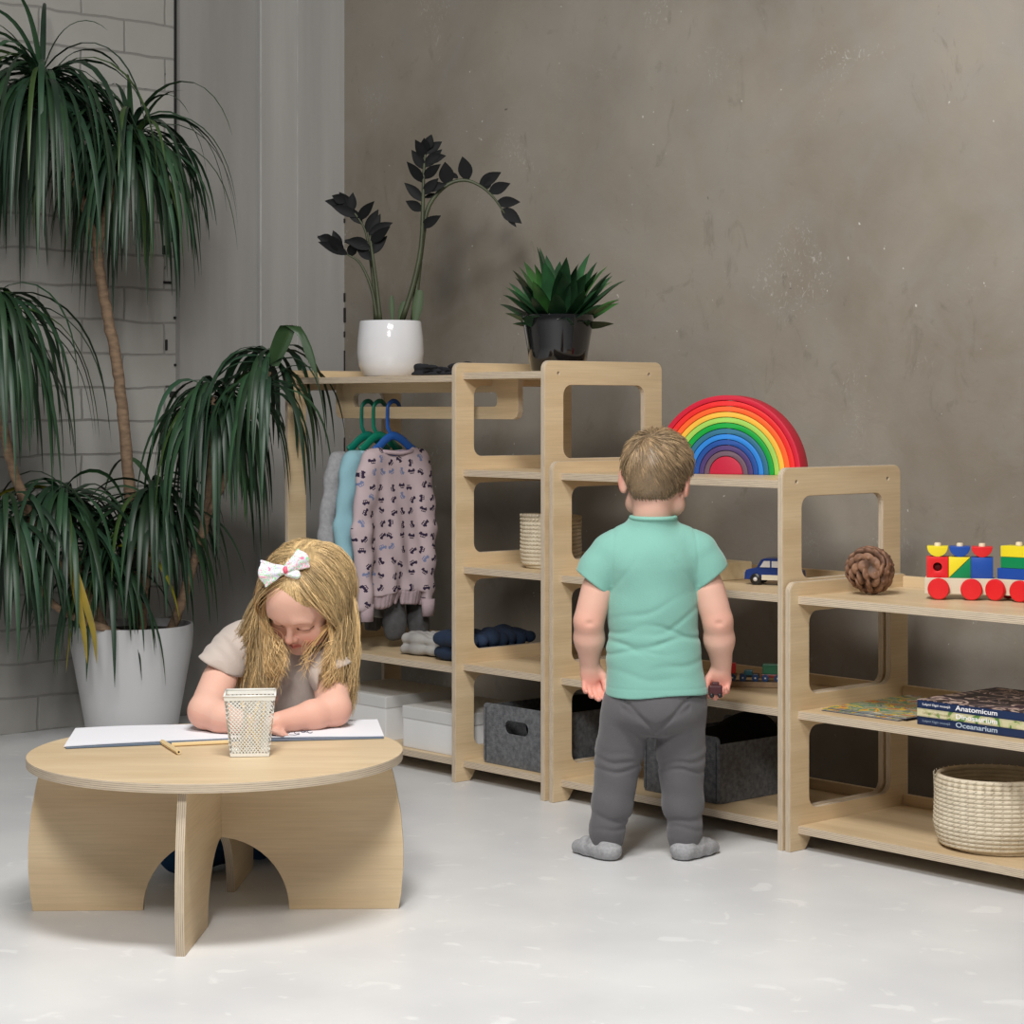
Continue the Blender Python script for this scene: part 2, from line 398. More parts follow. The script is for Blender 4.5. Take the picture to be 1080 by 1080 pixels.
# ------------------------------------------------------------------ implicit surfaces
class SDF:
    def __init__(s, lo, hi, h):
        s.h = h; s.lo = np.array(lo, np.float32)
        s.n = (np.ceil((np.array(hi)-np.array(lo))/h)).astype(int)+1
        s.ax = [s.lo[i]+h*np.arange(s.n[i], dtype=np.float32) for i in range(3)]
        s.a = np.full(tuple(s.n), .05, np.float32)
    def _sub(s, lo, hi):
        i0 = np.clip(np.floor((np.array(lo)-s.lo)/s.h).astype(int), 0, s.n-1)
        i1 = np.clip(np.ceil((np.array(hi)-s.lo)/s.h).astype(int)+1, 1, s.n)
        sl = tuple(slice(a, b) for a, b in zip(i0, i1))
        g = np.meshgrid(*[s.ax[k][sl[k]] for k in range(3)], indexing='ij')
        return sl, g
    def _mix(s, sl, d, k, mode):
        a = s.a[sl]
        if mode == 'add':
            h = np.maximum(k-np.abs(a-d), 0)/k if k > 0 else 0
            s.a[sl] = np.minimum(a, d)-h*h*k*.25
        elif mode == 'sub':
            d = -d; h = np.maximum(k-np.abs(a-d), 0)/k if k > 0 else 0
            s.a[sl] = np.maximum(a, d)+h*h*k*.25
    def cap(s, a, b, ra, rb=None, k=.01, mode='add', flat=None):
        rb = ra if rb is None else rb
        a = np.array(a, float); b = np.array(b, float); R = max(ra, rb)+k+.012
        sl, g = s._sub(np.minimum(a, b)-R, np.maximum(a, b)+R)
        if g[0].size == 0: return
        ab = b-a; L = float(ab@ab)+1e-9
        t = ((g[0]-a[0])*ab[0]+(g[1]-a[1])*ab[1]+(g[2]-a[2])*ab[2])/L; t = np.clip(t, 0, 1)
        d = [(g[i]-a[i]-t*ab[i]) for i in range(3)]
        if flat is not None:      # (axis vector, factor): thinner along that axis
            ax = np.array(flat[0], float); ax /= np.linalg.norm(ax)
            q = d[0]*ax[0]+d[1]*ax[1]+d[2]*ax[2]; e = q*(1/flat[1]-1)
            d = [d[i]+e*ax[i] for i in range(3)]
        s._mix(sl, np.sqrt(d[0]**2+d[1]**2+d[2]**2)-(ra+(rb-ra)*t), k, mode)
    def ell(s, c, r, k=.01, R=None, mode='add'):
        c = np.array(c, float); r = np.array(r, float); m = r.max()+k+.012
        sl, g = s._sub(c-m, c+m)
        if g[0].size == 0: return
        p = [g[i]-c[i] for i in range(3)]
        if R is not None:
            Rm = np.array(R); p = [Rm[0][i]*p[0]+Rm[1][i]*p[1]+Rm[2][i]*p[2] for i in range(3)]
        k0 = np.sqrt(sum((p[i]/r[i])**2 for i in range(3))); k1 = np.sqrt(sum((p[i]/r[i]**2)**2 for i in range(3)))+1e-9
        s._mix(sl, k0*(k0-1)/k1, k, mode)
    def chain(s, pts, rs, k=.01, flat=None):
        for i in range(len(pts)-1): s.cap(pts[i], pts[i+1], rs[i], rs[i+1], k, flat=flat)
    def disp(s, fn):
        g = np.meshgrid(*s.ax, indexing='ij'); s.a += fn(*g).astype(np.float32)
    def clip(s, fn):
        g = np.meshgrid(*s.ax, indexing='ij'); s.a = np.maximum(s.a, fn(*g)).astype(np.float32)
    def mesh(s, name, smooth=0, colfn=None):
        a = s.a.copy(); 
        for ax in range(3):
            sl = [slice(None)]*3; sl[ax] = 0; a[tuple(sl)] = .02; sl[ax] = -1; a[tuple(sl)] = .02
        for _ in range(smooth):
            b = a.copy()
            for ax in range(3): b += np.roll(a, 1, ax)+np.roll(a, -1, ax)
            a = b/7
        g = openvdb.FloatGrid(background=.05); g.copyFromArray(a)
        p, q = g.convertToQuads(0.0)
        p = p*s.h+s.lo
        me = bpy.data.meshes.new(name)
        me.vertices.add(len(p)); me.vertices.foreach_set('co', p.astype(np.float32).ravel())
        nq = len(q); me.loops.add(nq*4); me.polygons.add(nq)
        me.polygons.foreach_set('loop_start', np.arange(0, nq*4, 4, dtype=np.int32))
        me.loops.foreach_set('vertex_index', q[:, ::-1].astype(np.int32).ravel() if SDF_FLIP else q.astype(np.int32).ravel())
        me.update(calc_edges=True); me.validate()
        me.shade_smooth()
        col = np.ones((len(me.vertices), 4), np.float32)
        if colfn is not None: col[:, :3] = colfn(p)
        ca = me.color_attributes.new('Col', 'FLOAT_COLOR', 'POINT'); ca.data.foreach_set('color', col.ravel())
        return me
SDF_FLIP = False
# ================================================================== room
WY = 4.281; WX = -5.742
def slab(name, lo, hi, m):
    b = MB(); b.box([(l+h)/2 for l, h in zip(lo, hi)], [h-l for l, h in zip(lo, hi)]); o = b.build(name, m)
    return tag(o, kind='structure')
FLOOR = floor_mat(); CONC = concrete(); BRICK = brick()
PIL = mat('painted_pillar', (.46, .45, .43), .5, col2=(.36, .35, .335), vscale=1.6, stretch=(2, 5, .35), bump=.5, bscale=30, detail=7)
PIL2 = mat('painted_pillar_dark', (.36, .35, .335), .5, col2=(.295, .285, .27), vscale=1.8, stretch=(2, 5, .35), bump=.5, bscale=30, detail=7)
DARK = mat('dark_gap', (.015, .014, .013), .9)
slab('floor', (-5.95, -2.2, -.06), (2.2, 4.45, 0), FLOOR)
slab('wall_right', (-5.742, WY, 0), (2.2, WY+.15, 3.3), CONC)
slab('wall_left', (WX-.2, -2.2, 0), (WX, WY, 3.3), BRICK)
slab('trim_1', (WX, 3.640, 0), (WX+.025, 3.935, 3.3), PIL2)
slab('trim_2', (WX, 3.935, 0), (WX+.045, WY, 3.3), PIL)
# the broken joint where the pillar meets the bricks, and the narrow gap in the corner
b = MB()
rr = random.Random(3)
z = 1.75
b.box((WX+.004, 3.636, 2.05), (.010, .005, .9)); b.box((WX+.004, 3.634, 2.9), (.010, .010, .8)); 
while z > .9:
    hh = rr.uniform(.008, .035); b.box((WX+.003, 3.628+rr.uniform(-.03, .010), z), (.007, rr.choice((.005, .007, .03)), hh if rr.random() < .6 else .008), bev=.002); z -= hh+rr.uniform(.02, .09)
tag(b.build('trim_3', DARK), kind='structure')
b = MB()
for z, hh, ww in ((1.62, .015, .006), (1.36, .03, .008), (1.30, .05, .012), (1.235, .02, .006), (1.13, .10, .004), (.86, .05, .004), (.70, .12, .004)): b.box((WX+.048, WY-.002, z), (ww, .004, hh), bev=.0015)
tag(b.build('trim_4', DARK), kind='structure')
# vertical board marks cast in the pillar
b = MB()
for y, w in ((3.937, .005), (4.085, .002)):
    b.box((WX+(.047 if y > 3.936 else .026), y, 1.65), (.004, w, 3.3), bev=.001)
tag(b.build('trim_5', mat('pale_ridge', (.55, .54, .52), .5, var=.2, vscale=8)), kind='structure')

# ================================================================== furniture
T = .015; DEP = .42; FY = 3.535
def side_outline(H):
    """side panel: feet at both ends with a shallow arch between"""
    o = []
    r = .022
    for cx, cy, a in ((DEP-r, H-r, 0), (r, H-r, 90)):
        for k in range(6):
            w = math.radians(a+90*k/5); o.append((cx+r*math.cos(w), cy+r*math.sin(w)))
    o += [(0, 0), (.052, 0), (.060, .010), (.070, .024), (.084, .033), (.105, .036)]
    o += [(DEP-.105, .036), (DEP-.084, .033), (DEP-.070, .024), (DEP-.060, .010), (DEP-.052, 0), (DEP, 0)]
    return o[::-1]
def cuts(tops):
    return [rrect(.066, a+.035, DEP-.066, b_-.018-.018, .026) for a, b_ in zip(tops[:-1], tops[1:])]
def side_panel(parent, x, H, tops, holes=False):
    hl = cuts(tops)
    if holes:
        for yy in (.048, DEP-.048):
            hl.append([(yy+.0035*math.cos(w*PI/5), H-.032+.0035*math.sin(w*PI/5)) for w in range(10)])
    me = prism_mesh('side_panel', side_outline(H), hl, T, .002, 2)
    return link('side_panel', me, [PLY, EDGE], parent, (x, 0, 0), R_YZ)
def shelf(parent, x0, x1, z, name='shelf', back=True):
    me = prism_mesh('shelf', [(x0, .028), (x1, .028), (x1, DEP-.022), (x0, DEP-.022)], [], .018, .001)
    link(name, me, [PLY, EDGE], parent, (0, 0, z-.018))
    if back:
        b = MB(); b.box(((x0+x1)/2, DEP-.014, z-.0), (x1-x0, .014, .05), bev=.002)
        b.build('back_rail', [PLY], parent)

ZS = [.056, .311, .567, .823, 1.079]
A, B_, C_, D_, E_, F_, G_ = -4.991, -4.236, -3.888, -3.857, -3.103, -3.081, -2.326
w = empty('wardrobe_shelf', (0, FY, 0), 0, 'tall birch plywood wardrobe with a hanging bay and a narrow column of open shelves', 'wardrobe')
side_panel(w, A, 1.095, [.056, .311, 1.073]); side_panel(w, B_, 1.105, ZS); side_panel(w, C_, 1.105, ZS, True)
for z in (.056, .300, 1.073): shelf(w, A+T, B_, z, 'shelf' if z < 1 else 'top_shelf', z < 1)
for z in ZS: shelf(w, B_+T, C_, z, 'shelf' if z < 1 else 'top_shelf', z < 1)
# hanging rail cut from one board: apron, two tabs, rail
def rail_outline(L):
    return [(0, .12), (0, .100), (.0, .02), (.006, .006), (.02, 0), (L-.02, 0), (L-.006, .006), (L, .02), (L, .12)]
Lr = .80
me = prism_mesh('hanging_rail', rail_outline(Lr), [rrect(.085, .034, Lr-.085, .072, .012)], .018, .0015)
link('hanging_rail', me, [PLY, EDGE], w, (-4.915, .145, .955), R_XZ)
tag(w)
s3 = empty('shelf_unit', (0, FY, 0), 0, 'low birch plywood shelf unit the boy stands at, rainbow stacker on its top', 'shelf unit')
side_panel(s3, D_, .852, ZS[:4]); side_panel(s3, E_, .852, ZS[:4], True)
for z in ZS[:4]: shelf(s3, D_+T, E_, z, 'shelf' if z < .8 else 'top_shelf', z < .8)
s4 = empty('shelf_unit', (0, FY, 0), 0, 'lowest birch plywood shelf unit, at the right, with a block train on its top', 'shelf unit')
side_panel(s4, F_, .598, ZS[:3]); side_panel(s4, G_, .598, ZS[:3])
for z in ZS[:3]: shelf(s4, F_+T, G_, z, 'shelf' if z < .5 else 'top_shelf', True)

# ---- round table
TC = cw(-.581, 4.118)
tb = empty('round_table', TC, TH, 'low round birch plywood play table on crossed arched boards', 'table')
me = prism_mesh('tabletop', [(.366*math.cos(2*PI*k/96), .366*math.sin(2*PI*k/96)) for k in range(96)], [], .018, .0015)
link('tabletop', me, [PLYT, EDGE], tb, (0, 0, .294))
def leg_outline():
    o = [(.143, 0), (.358, 0), (.363, .03), (.367, .08), (.367, .13), (.362, .19), (.352, .245), (.340, .294)]
    o += [(-x, y) for x, y in o[::-1]]
    o += [(-.143*math.cos(PI*k/24), .143*math.sin(PI*k/24)) for k in range(1, 24)]
    return o
for ang, off in ((1.6, (0, 0)), (87.3, (.002, 0))):
    me = prism_mesh('leg_board', leg_outline(), [], .017, .001)
    R = Matrix.Rotation(math.radians(ang), 3, 'Z') @ R_XZ
    o = link('leg_board', me, [PLYT, EDGE], tb, R @ Vector((0, 0, -.0085)) + Vector((off[0], off[1], 0)), R)

# ================================================================== boxes and baskets
WHITE = mat('white_card', (.72, .72, .72), .6, var=.04); WHITE2 = mat('white_card_lid', (.58, .58, .57), .6, var=.04)
METAL = mat('small_metal', (.6, .6, .6), .3, metal=1)
def lid_box(x0, x1, y0, y1, z, h, label):
    e = empty('storage_box', ((x0+x1)/2, (y0+y1)/2, z), 0, label, 'box', 'white lidded boxes under the wardrobe')
    W, Dp = x1-x0, y1-y0
    b = MB(); b.box((0, 0, (h-.03)/2), (W-.004, Dp-.004, h-.03), bev=.002); b.build('box_body', WHITE, e)
    b = MB(); b.box((0, 0, h-.017), (W, Dp, .034), bev=.003); b.build('lid', WHITE2, e)
    return e
lid_box(-4.90, -4.600, 3.60, 3.86, .056, .125, 'white lidded box on the wardrobe bottom shelf, nearest the plants')
lid_box(-4.508, -4.258, 3.585, 3.86, .056, .113, 'white lidded box on the wardrobe bottom shelf, beside the grey felt box')

FELT = mat('grey_felt', (.17, .175, .185), .95, col2=(.095, .098, .105), vscale=95, bump=1, bscale=260, spec=.1, detail=5)
FELTD = mat('black_cloth', (.012, .012, .014), .9, var=.3, spec=.1)
def felt_box(x0, x1, y0, y1, z, h, hs, label, handle=True):
    e = empty('felt_storage_box', ((x0+x1)/2, (y0+y1)/2, z), 0, label, 'storage box', 'grey felt boxes')
    W, Dp, t = x1-x0, y1-y0, .004
    hole = [rrect(-.045, h-.072, .045, h-.038, .0165)] if handle else []
    for nm, yy, hl in (('front_wall', -Dp/2, hole), ('back_wall', Dp/2-t, hole)):
        me = prism_mesh(nm, rrect(-W/2, 0, W/2, h, .012), hl, t, .0012)
        link(nm, me, [FELT, FELT], e, (0, yy+t, 0), R_XZ)
    for xx in (-W/2, W/2-t):
        me = prism_mesh('side_wall', [(-Dp/2+t, 0), (Dp/2-t, 0), (Dp/2-t, hs), (-Dp/2+t, hs)], [], t, .0012)
        link('side_wall', me, [FELT, FELT], e, (xx, 0, 0), R_YZ)
    b = MB(); b.box((0, 0, .003), (W-.01, Dp-.01, .005)); b.build('bottom', FELT, e)
    for sx in (-1, 1):
        b = MB(); b.tube([(sx*(W/2-.010), -Dp/2-.0006, .006), (sx*(W/2-.010), -Dp/2-.0006, h-.012)], .0006, 5); b.build('seam', FELTD, e)
    return e
felt_box(-4.165, -3.905, 3.585, 3.885, .0565, .157, .150, 'grey felt box with an oval hand hole, in the narrow shelf column')
felt_box(-3.600, -3.350, 3.612, 3.900, .0565, .157, .140, 'grey felt box behind the boy on the bottom shelf', False)
def soft_lump(name, lo, hi, parts, m, label, cat, h=.004, fn=None, sm=1, group=None, colfn=None):
    s = SDF(lo, hi, h)
    for p in parts: p(s)
    if fn: s.disp(fn)
    me = s.mesh(name, sm, colfn); o = link(name, me, m); return tag(o, label, cat, group)
soft_lump('dark_cloth', (-4.17, 3.57, .05), (-3.89, 3.90, .27), [
    lambda s: s.ell((-4.02, 3.76, .15), (.11, .12, .075)), lambda s: s.ell((-3.98, 3.80, .17), (.07, .08, .06), .03)], FELTD,
    'black cloth stuffed into the grey felt box in the narrow column', 'cloth', .006)
soft_lump('dark_cloth', (-3.60, 3.60, .05), (-3.34, 3.91, .29), [
    lambda s: s.ell((-3.47, 3.77, .15), (.105, .11, .062)), lambda s: s.ell((-3.44, 3.83, .195), (.075, .04, .05), .03),
    lambda s: s.ell((-3.50, 3.84, .19), (.06, .03, .03), .03)], FELTD,
    'black cloth heaped in the felt box behind the boy', 'cloth', .006)

ROPE = mat('cotton_rope', (.72, .64, .50), .9, col2=(.62, .54, .41), vscale=40, bump=1, bscale=300, spec=.1)
def rope_basket(c, R0, R1, h, n, label, rz=0):
    e = empty('rope_basket', c, rz, label, 'basket', 'coiled rope baskets')
    b = MB(); r = h/n/2*1.12; pts = []
    tot = n*64
    # flat coiled bottom, then the spiral wall
    for k in range(64*3):
        w = 2*PI*k/64; rad = .02+(R0-.02)*k/(64*3); pts.append((rad*math.cos(w), rad*math.sin(w), r))
    for k in range(tot+1):
        u = k/tot; w = 2*PI*k/64
        rad = R0+(R1-R0)*min(1, u*3.5)**.6 - .006*max(0, u-.85)/.15
        wob = 1+.012*math.sin(w*2+u*5)
        pts.append((rad*wob*math.cos(w), rad*wob*math.sin(w), r+u*(h-2*r)))
    b.tube(pts, r, 7)
    b.build('coiled_wall', ROPE, e)
    b = MB()   # stitches
    for k in range(n*46):
        u = (k+.5)/(n*46); w = 2*PI*u*n
        rad = (R0+(R1-R0)*min(1, u*3.5)**.6)*(1+.012*math.sin(w*2+u*5))+r*.86; zz = r+u*(h-2*r)
        a = Vector((rad*math.cos(w), rad*math.sin(w), zz-.35*r)); d = Vector((-math.sin(w), math.cos(w), 0))*r*.7
        b.tube([a-d+Vector((0, 0, r*.1)), a+d+Vector((0, 0, r*1.2))], r*.2, 4)
    b.build('stitching', ROPE, e)
    return e
rope_basket((-4.045, 3.715, .5675), .068, .075, .145, 13, 'small cream rope basket on a shelf of the narrow column')
rope_basket((-2.645, 3.715, .0565), .112, .128, .158, 16, 'large cream rope basket on the bottom shelf of the lowest unit')

# ================================================================== toys
def paint(name, c, rough=.35): return mat(name, c, rough, var=.06, vscale=12, spec=.45)
RED = paint('red_paint', (.72, .015, .02)); YEL = paint('yellow_paint', (.83, .68, .02)); BLU = paint('blue_paint', (.01, .07, .38))
GRN = paint('green_paint', (.0, .24, .08)); WOOD = mat('pale_wood', (.78, .66, .47), .5, col2=(.66, .53, .35), vscale=6, stretch=(1, 8, 8))
CREAM = mat('cream_wood', (.70, .64, .50), .5, col2=(.62, .55, .41), vscale=6, stretch=(1, 8, 8)); BLACK = paint('black_paint', (.01, .01, .011))
# rainbow: twelve nested pieces
rc = [('crimson', (.58, .008, .035)), ('red', (.80, .02, .02)), ('orange', (.90, .12, .02)), ('yellow', (.85, .47, .05)),
      ('lime green', (.33, .60, .10)), ('green', (.0, .34, .04)), ('teal blue', (.025, .15, .25)), ('bright blue', (.02, .22, .68)),
      ('dark blue', (.01, .07, .32)), ('purple', (.07, .04, .16)), ('mauve grey', (.14, .085, .12))]
R0 = .193; step = R0*.0705; thick = .055
RB = Matrix.Rotation(math.radians(20.5), 3, 'Z')
rb0 = Vector((-3.494, 3.806, .8235))
where = ['outermost arch', 'second arch from the outside', 'third arch from the outside', 'fourth arch from the outside', 'fifth arch from the outside',
         'sixth arch from the outside', 'seventh arch from the outside', 'eighth arch from the outside', 'third arch from the centre', 'second arch from the centre', 'innermost arch']
for i, (nm, c) in enumerate(rc):
    ro = R0-step*i; ri = ro-step+.0014
    out = [(ro*math.cos(PI*k/48), ro*math.sin(PI*k/48)) for k in range(49)]+[(ri*math.cos(PI*k/48), ri*math.sin(PI*k/48)) for k in range(48, -1, -1)]
    mm = paint(nm.replace(' ', '_')+'_stain', c, .5)
    me = prism_mesh('rainbow_arch', out, [], thick, .0012); autosmooth(me)
    o = link('rainbow_arch', me, [mm, mm], None, rb0+RB @ Vector((0, thick/2, 0)), (RB @ R_XZ))
    tag(o, f'{nm} wooden rainbow arch, {where[i]} of the stacker', 'toy arch', 'nested pieces of the wooden rainbow')
ro = R0-step*11
mm = paint('rose_red_stain', (.50, .012, .045), .5)
me = prism_mesh('rainbow_core', [(ro*math.cos(PI*k/32), ro*math.sin(PI*k/32)) for k in range(33)], [], thick, .0012); autosmooth(me)
o = link('rainbow_core', me, [mm, mm], None, rb0+RB @ Vector((0, thick/2, 0)), (RB @ R_XZ))
tag(o, 'rose red solid half disc at the centre of the rainbow stacker', 'toy block', 'nested pieces of the wooden rainbow')

# pine cone, base towards the viewer
def pinecone(c, R, label):
    e = empty('pine_cone', c, 0, label, 'pine cone')
    s = SDF((-R*1.2,)*3, (R*1.2,)*3, .0016)
    s.ell((0, 0, R*.92), (R*.86, R*.80, R*.84)) if False else None
    M = Matrix.Rotation(TH+.1, 3, 'Z') @ Matrix.Rotation(math.radians(-80), 3, 'X')
    s.ell((0, 0, 0), (R*.78,)*3, .002)
    n = 76; ga = PI*(3-5**.5)
    for i in range(n):
        u = (i+.5)/n; z_ = 1-2*u; r_ = math.sqrt(1-z_*z_); w = ga*i
        d = M @ Vector((r_*math.cos(w), r_*math.sin(w), z_))
        axis = M @ Vector((0, 0, 1)); t = (axis-d*axis.dot(d)); t = t.normalized() if t.length > .01 else d.orthogonal().normalized()
        b_ = d.cross(t)
        Rm = Matrix((b_, t, d)); p = d*R*.82
        s.ell(p, (R*.30, R*.25, R*.10), .0015, [list(x) for x in Matrix((b_, (t*.9+d*.43).normalized(), (d*.9-t*.43).normalized()))])
        s.ell(d*R*.93-t*R*.03, (R*.055,)*3, .004)
    d = M @ Vector((0, 0, 1))
    s.ell(d*R*.95, (R*.17,)*3, .01, mode='sub')
    g = MB()
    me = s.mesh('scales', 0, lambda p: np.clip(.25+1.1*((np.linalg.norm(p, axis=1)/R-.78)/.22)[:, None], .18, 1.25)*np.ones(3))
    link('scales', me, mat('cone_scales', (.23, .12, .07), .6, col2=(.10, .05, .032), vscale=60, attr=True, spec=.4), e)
    g.tube([d*R*.7, d*R*.9], R*.08, 8); g.build('stalk', mat('cone_stalk', (.3, .2, .12), .8), e)
    return e
pinecone((-2.985, 3.715, .567+.0555), .0555, 'brown pine cone lying on its side on the lowest unit')

# block train on the lowest unit
def wagon(c, rz, L, label, wheels):
    e = empty('toy_wagon', c, rz, label, 'toy wagon', 'wagons of the block train')
    me = prism_mesh('platform', rrect(0, .012, L, .047, .002), [], .048, .001); link('platform', me, [CREAM, CREAM], e, (0, .024, 0), R_XZ)
    for wx in wheels:
        for sy in (-1, 1):
            b = MB(); pr = [(0, -.006), (.020, -.006), (.0235, -.003), (.0235, .003), (.021, .006), (0, .0066)]
            b.lathe(pr, 32, R=Matrix.Rotation(PI/2, 3, 'X') if sy < 0 else Matrix.Rotation(-PI/2, 3, 'X'))
            b.build('wheel', RED, e, (wx, sy*.031, .0235), sharp=40)
    for wx in wheels:
        b = MB(); b.tube([(wx, -.025, .0235), (wx, .025, .0235)], .003, 8); b.build('axle', BLACK, e)
    return e
w1 = cw(.9075, 4.600, .5675); a1 = TH-math.radians(13)
wagon(w1, a1, .155, 'cream block train wagon with red wheels, carrying six coloured blocks', (.030, .100))
w2 = cw(1.0645, 4.565, .5675); a2 = TH-math.radians(40)
wagon(w2, a2, .155, 'cream block train wagon at the photo edge, carrying stacked planks', (.004, .062, .125))
def place(base, rz, p): return Vector(base)+Matrix.Rotation(rz, 3, 'Z') @ Vector(p)
def pegs(base, rz, xs, z, lab):
    for i, x in enumerate(xs):
        b = MB(); b.lathe([(0, 0), (.0075, 0), (.0075, .006), (.006, .0080), (0, .0085)], 20)
        o = b.build('wooden_peg', WOOD, None, place(base, rz, (x, 0, z)), sharp=40)
        tag(o, lab[i], 'peg', 'pegs of the block train')
bw = .0468
def block(base, rz, x, z, out, m, nm, label, t=.044, holes=(), cat='toy block'):
    me = prism_mesh(nm, out, holes, t, .001); autosmooth(me)
    o = link(nm, me, [m, m], None, place(base, rz, (x, t/2, z)), Matrix.Rotation(rz, 3, 'Z') @ R_XZ)
    return tag(o, label, cat, 'painted blocks on the train')
zb = .0473
sq = [(0, 0), (bw, 0), (bw, .0455), (0, .0455)]
circ = [(bw/2+.0095*math.cos(k*PI/12), .0235+.0095*math.sin(k*PI/12)) for k in range(24)]
rbk = block(w1, a1, .004, zb, sq, RED, 'cube_block', 'red cube block with a round hole on the train', holes=[circ])
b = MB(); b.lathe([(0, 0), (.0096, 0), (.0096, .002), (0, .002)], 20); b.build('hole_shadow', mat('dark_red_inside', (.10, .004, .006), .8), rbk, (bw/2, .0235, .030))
block(w1, a1, .0515, zb, [(0, 0), (bw-.001, .0455), (0, .0455)], YEL, 'wedge_block', 'yellow triangle block on the train')
block(w1, a1, .0515, zb, [(.001, 0), (bw, 0), (bw, .0450)], GRN, 'wedge_block', 'green triangle block on the train')
block(w1, a1, .099, zb, sq, BLU, 'cube_block', 'blue cube block on the train')
half = [(bw/2+.0225*math.cos(-PI*k/24), .0225+.0225*math.sin(-PI*k/24)) for k in range(25)][::-1]
for x, m_, c_ in ((.004, YEL, 'yellow'), (.0515, BLU, 'blue'), (.099, RED, 'red')):
    block(w1, a1, x, zb+.0458, half, m_, 'half_round_block', f'{c_} half round block on top of the train load')
pegs(w1, a1, (.004+bw/2, .0515+bw/2, .099+bw/2), zb+.0458+.0225-.001, ['peg above the yellow half round block', 'peg above the blue half round block', 'peg above the red half round block'])
for k, (x, m_, c_, pos, Lp) in enumerate(((.004, BLU, 'blue', 'bottom', .145), (.012, GRN, 'green', 'middle', .125), (.012, YEL, 'yellow', 'top', .125))):
    block(w2, a2, x, zb+.0242*k, rrect(0, 0, Lp, .0236, .0015), m_, 'plank_block', f'{c_} plank block, {pos} of the stack on the train')
pegs(w2, a2, (.045, .105), zb+.0724, ['peg on the yellow plank, nearer the first wagon', 'peg on the yellow plank, at the photo edge'])
b = MB(); b.box((0, 0, 0), (.02, .012, .012), bev=.002)
o = b.build('wagon_coupling', BLACK, None, place(w1, a1, (.158, 0, .028))); tag(o, 'small black coupling between the two train wagons', 'coupling')

# blue toy car
def toy_car(c, rz):
    e = empty('toy_car', c, rz, 'dark blue wooden toy car with silver windows on the shelf behind the boy', 'toy car')
    out = [(0, .012), (.004, .034), (.012, .037), (.030, .040), (.042, .060), (.050, .063), (.105, .063), (.116, .056), (.126, .038), (.136, .034), (.138, .012)]
    mm = paint('navy_paint', (.015, .04, .19), .3)
    me = prism_mesh('car_body', out[::-1], [], .052, .003, 2); link('car_body', me, [mm, mm], e, (0, .026, 0), R_XZ)
    sil = mat('silver_window', (.62, .60, .60), .35)
    for y in (-.0262, .0292):
        for poly in ([(.040, .042), (.065, .042), (.065, .057), (.050, .057)], [(.069, .042), (.092, .042), (.092, .057), (.069, .057)], [(.096, .042), (.116, .042), (.108, .057), (.096, .057)]):
            me = prism_mesh('window_pane', poly, [], .003, .0004); link('window_pane', me, [sil, sil], e, (0, y, 0), R_XZ)
    for x in (.030, .108):
        for sy in (-1, 1):
            b = MB(); b.lathe([(0, 0), (.0135, 0), (.0135, .006), (.011, .008), (0, .008)], 24, R=Matrix.Rotation(sy*-PI/2, 3, 'X') if sy > 0 else Matrix.Rotation(PI/2, 3, 'X'))
            wl = b.build('wheel', BLACK, e, (x, sy*.024, .0135), sharp=40)
            b = MB(); b.lathe([(.005, .0), (.005, .0012), (0, .0016)], 16, R=Matrix.Rotation(sy*-PI/2, 3, 'X') if sy > 0 else Matrix.Rotation(PI/2, 3, 'X'))
            b.build('hub_cap', sil, wl, (0, sy*.0078, 0))
    for y in (-.018, .018):
        b = MB(); b.lathe([(.006, 0), (.004, .002), (0, .003)], 16, c=(0.001, y, .024), R=Matrix.Rotation(-PI/2, 3, 'Y')); b.build('headlight', sil, e)
    for y in (-.0263, .0263):
        b = MB(); b.box((.069, y, .018), (.05, .002, .012)); b.build('running_board', CREAM, e)
toy_car(cw(.560, 4.985, .5675), TH-math.radians(24))
# small finger-jointed wooden box
def jointed_box(c, rz, W, Dp, h):
    e = empty('wooden_box', c, rz, 'small pale wooden box with finger joints, beside the blue toy car', 'box')
    lw = mat('jointed_wood', (.80, .68, .45), .5, col2=(.66, .52, .31), vscale=5, stretch=(1, 8, 8))
    b = MB(); b.box((0, 0, h/2), (W, Dp, h), bev=.001); b.build('box_body', lw, e)
    for k in range(3):
        for sx in (-1, 1):
            b = MB(); b.box((sx*(W/2-.006), -Dp/2-.0003, h*(.2+.3*k)), (.012, .001, .0012)); b.build('finger_joint', BLACK, e)
jointed_box(cw(.515, 5.125, .5675), 0, .085, .12, .042)

# wooden train on its track
TRK = mat('track_wood', (.36, .24, .14), .55, col2=(.27, .17, .10), vscale=6, stretch=(8, 1, 8))
tp = cw(.555, 5.07, .3115); ta = TH-math.radians(10)
b = MB(); b.box((.0, 0, .007), (.30, .040, .013), bev=.001)
for y in (-.01, .01): b.box((0, y, .0136), (.30, .004, .0012), mi=1)
o = b.build('toy_track', [TRK, DARK], None, tp, (0, 0, ta)); tag(o, 'brown wooden track piece under the small toy train', 'toy track')
def rail_car(x, parts, label, group='cars of the small toy train'):
    e = empty('toy_train_car', place(tp, ta, (x, 0, .0142)), ta, label, 'toy train', group)
    for nm, c, d, m_ in parts:
        b = MB(); b.box(c, d, bev=.0015); b.build(nm, m_, e)
    for wx in (-.015, .015):
        for sy in (-1, 1):
            b = MB(); b.lathe([(0, 0), (.0085, 0), (.0085, .004), (0, .0045)], 18, R=Matrix.Rotation(sy*-PI/2, 3, 'X') if sy > 0 else Matrix.Rotation(PI/2, 3, 'X'))
            wl = b.build('wheel', paint('dark_blue_wheel', (.012, .05, .16)), e, (wx, sy*.014, .0085), sharp=40)
            b = MB(); b.lathe([(.0022, 0), (0, .0008)], 10, R=Matrix.Rotation(sy*-PI/2, 3, 'X') if sy > 0 else Matrix.Rotation(PI/2, 3, 'X')); b.build('hub_cap', WHITE, wl, (0, sy*.0046, 0))
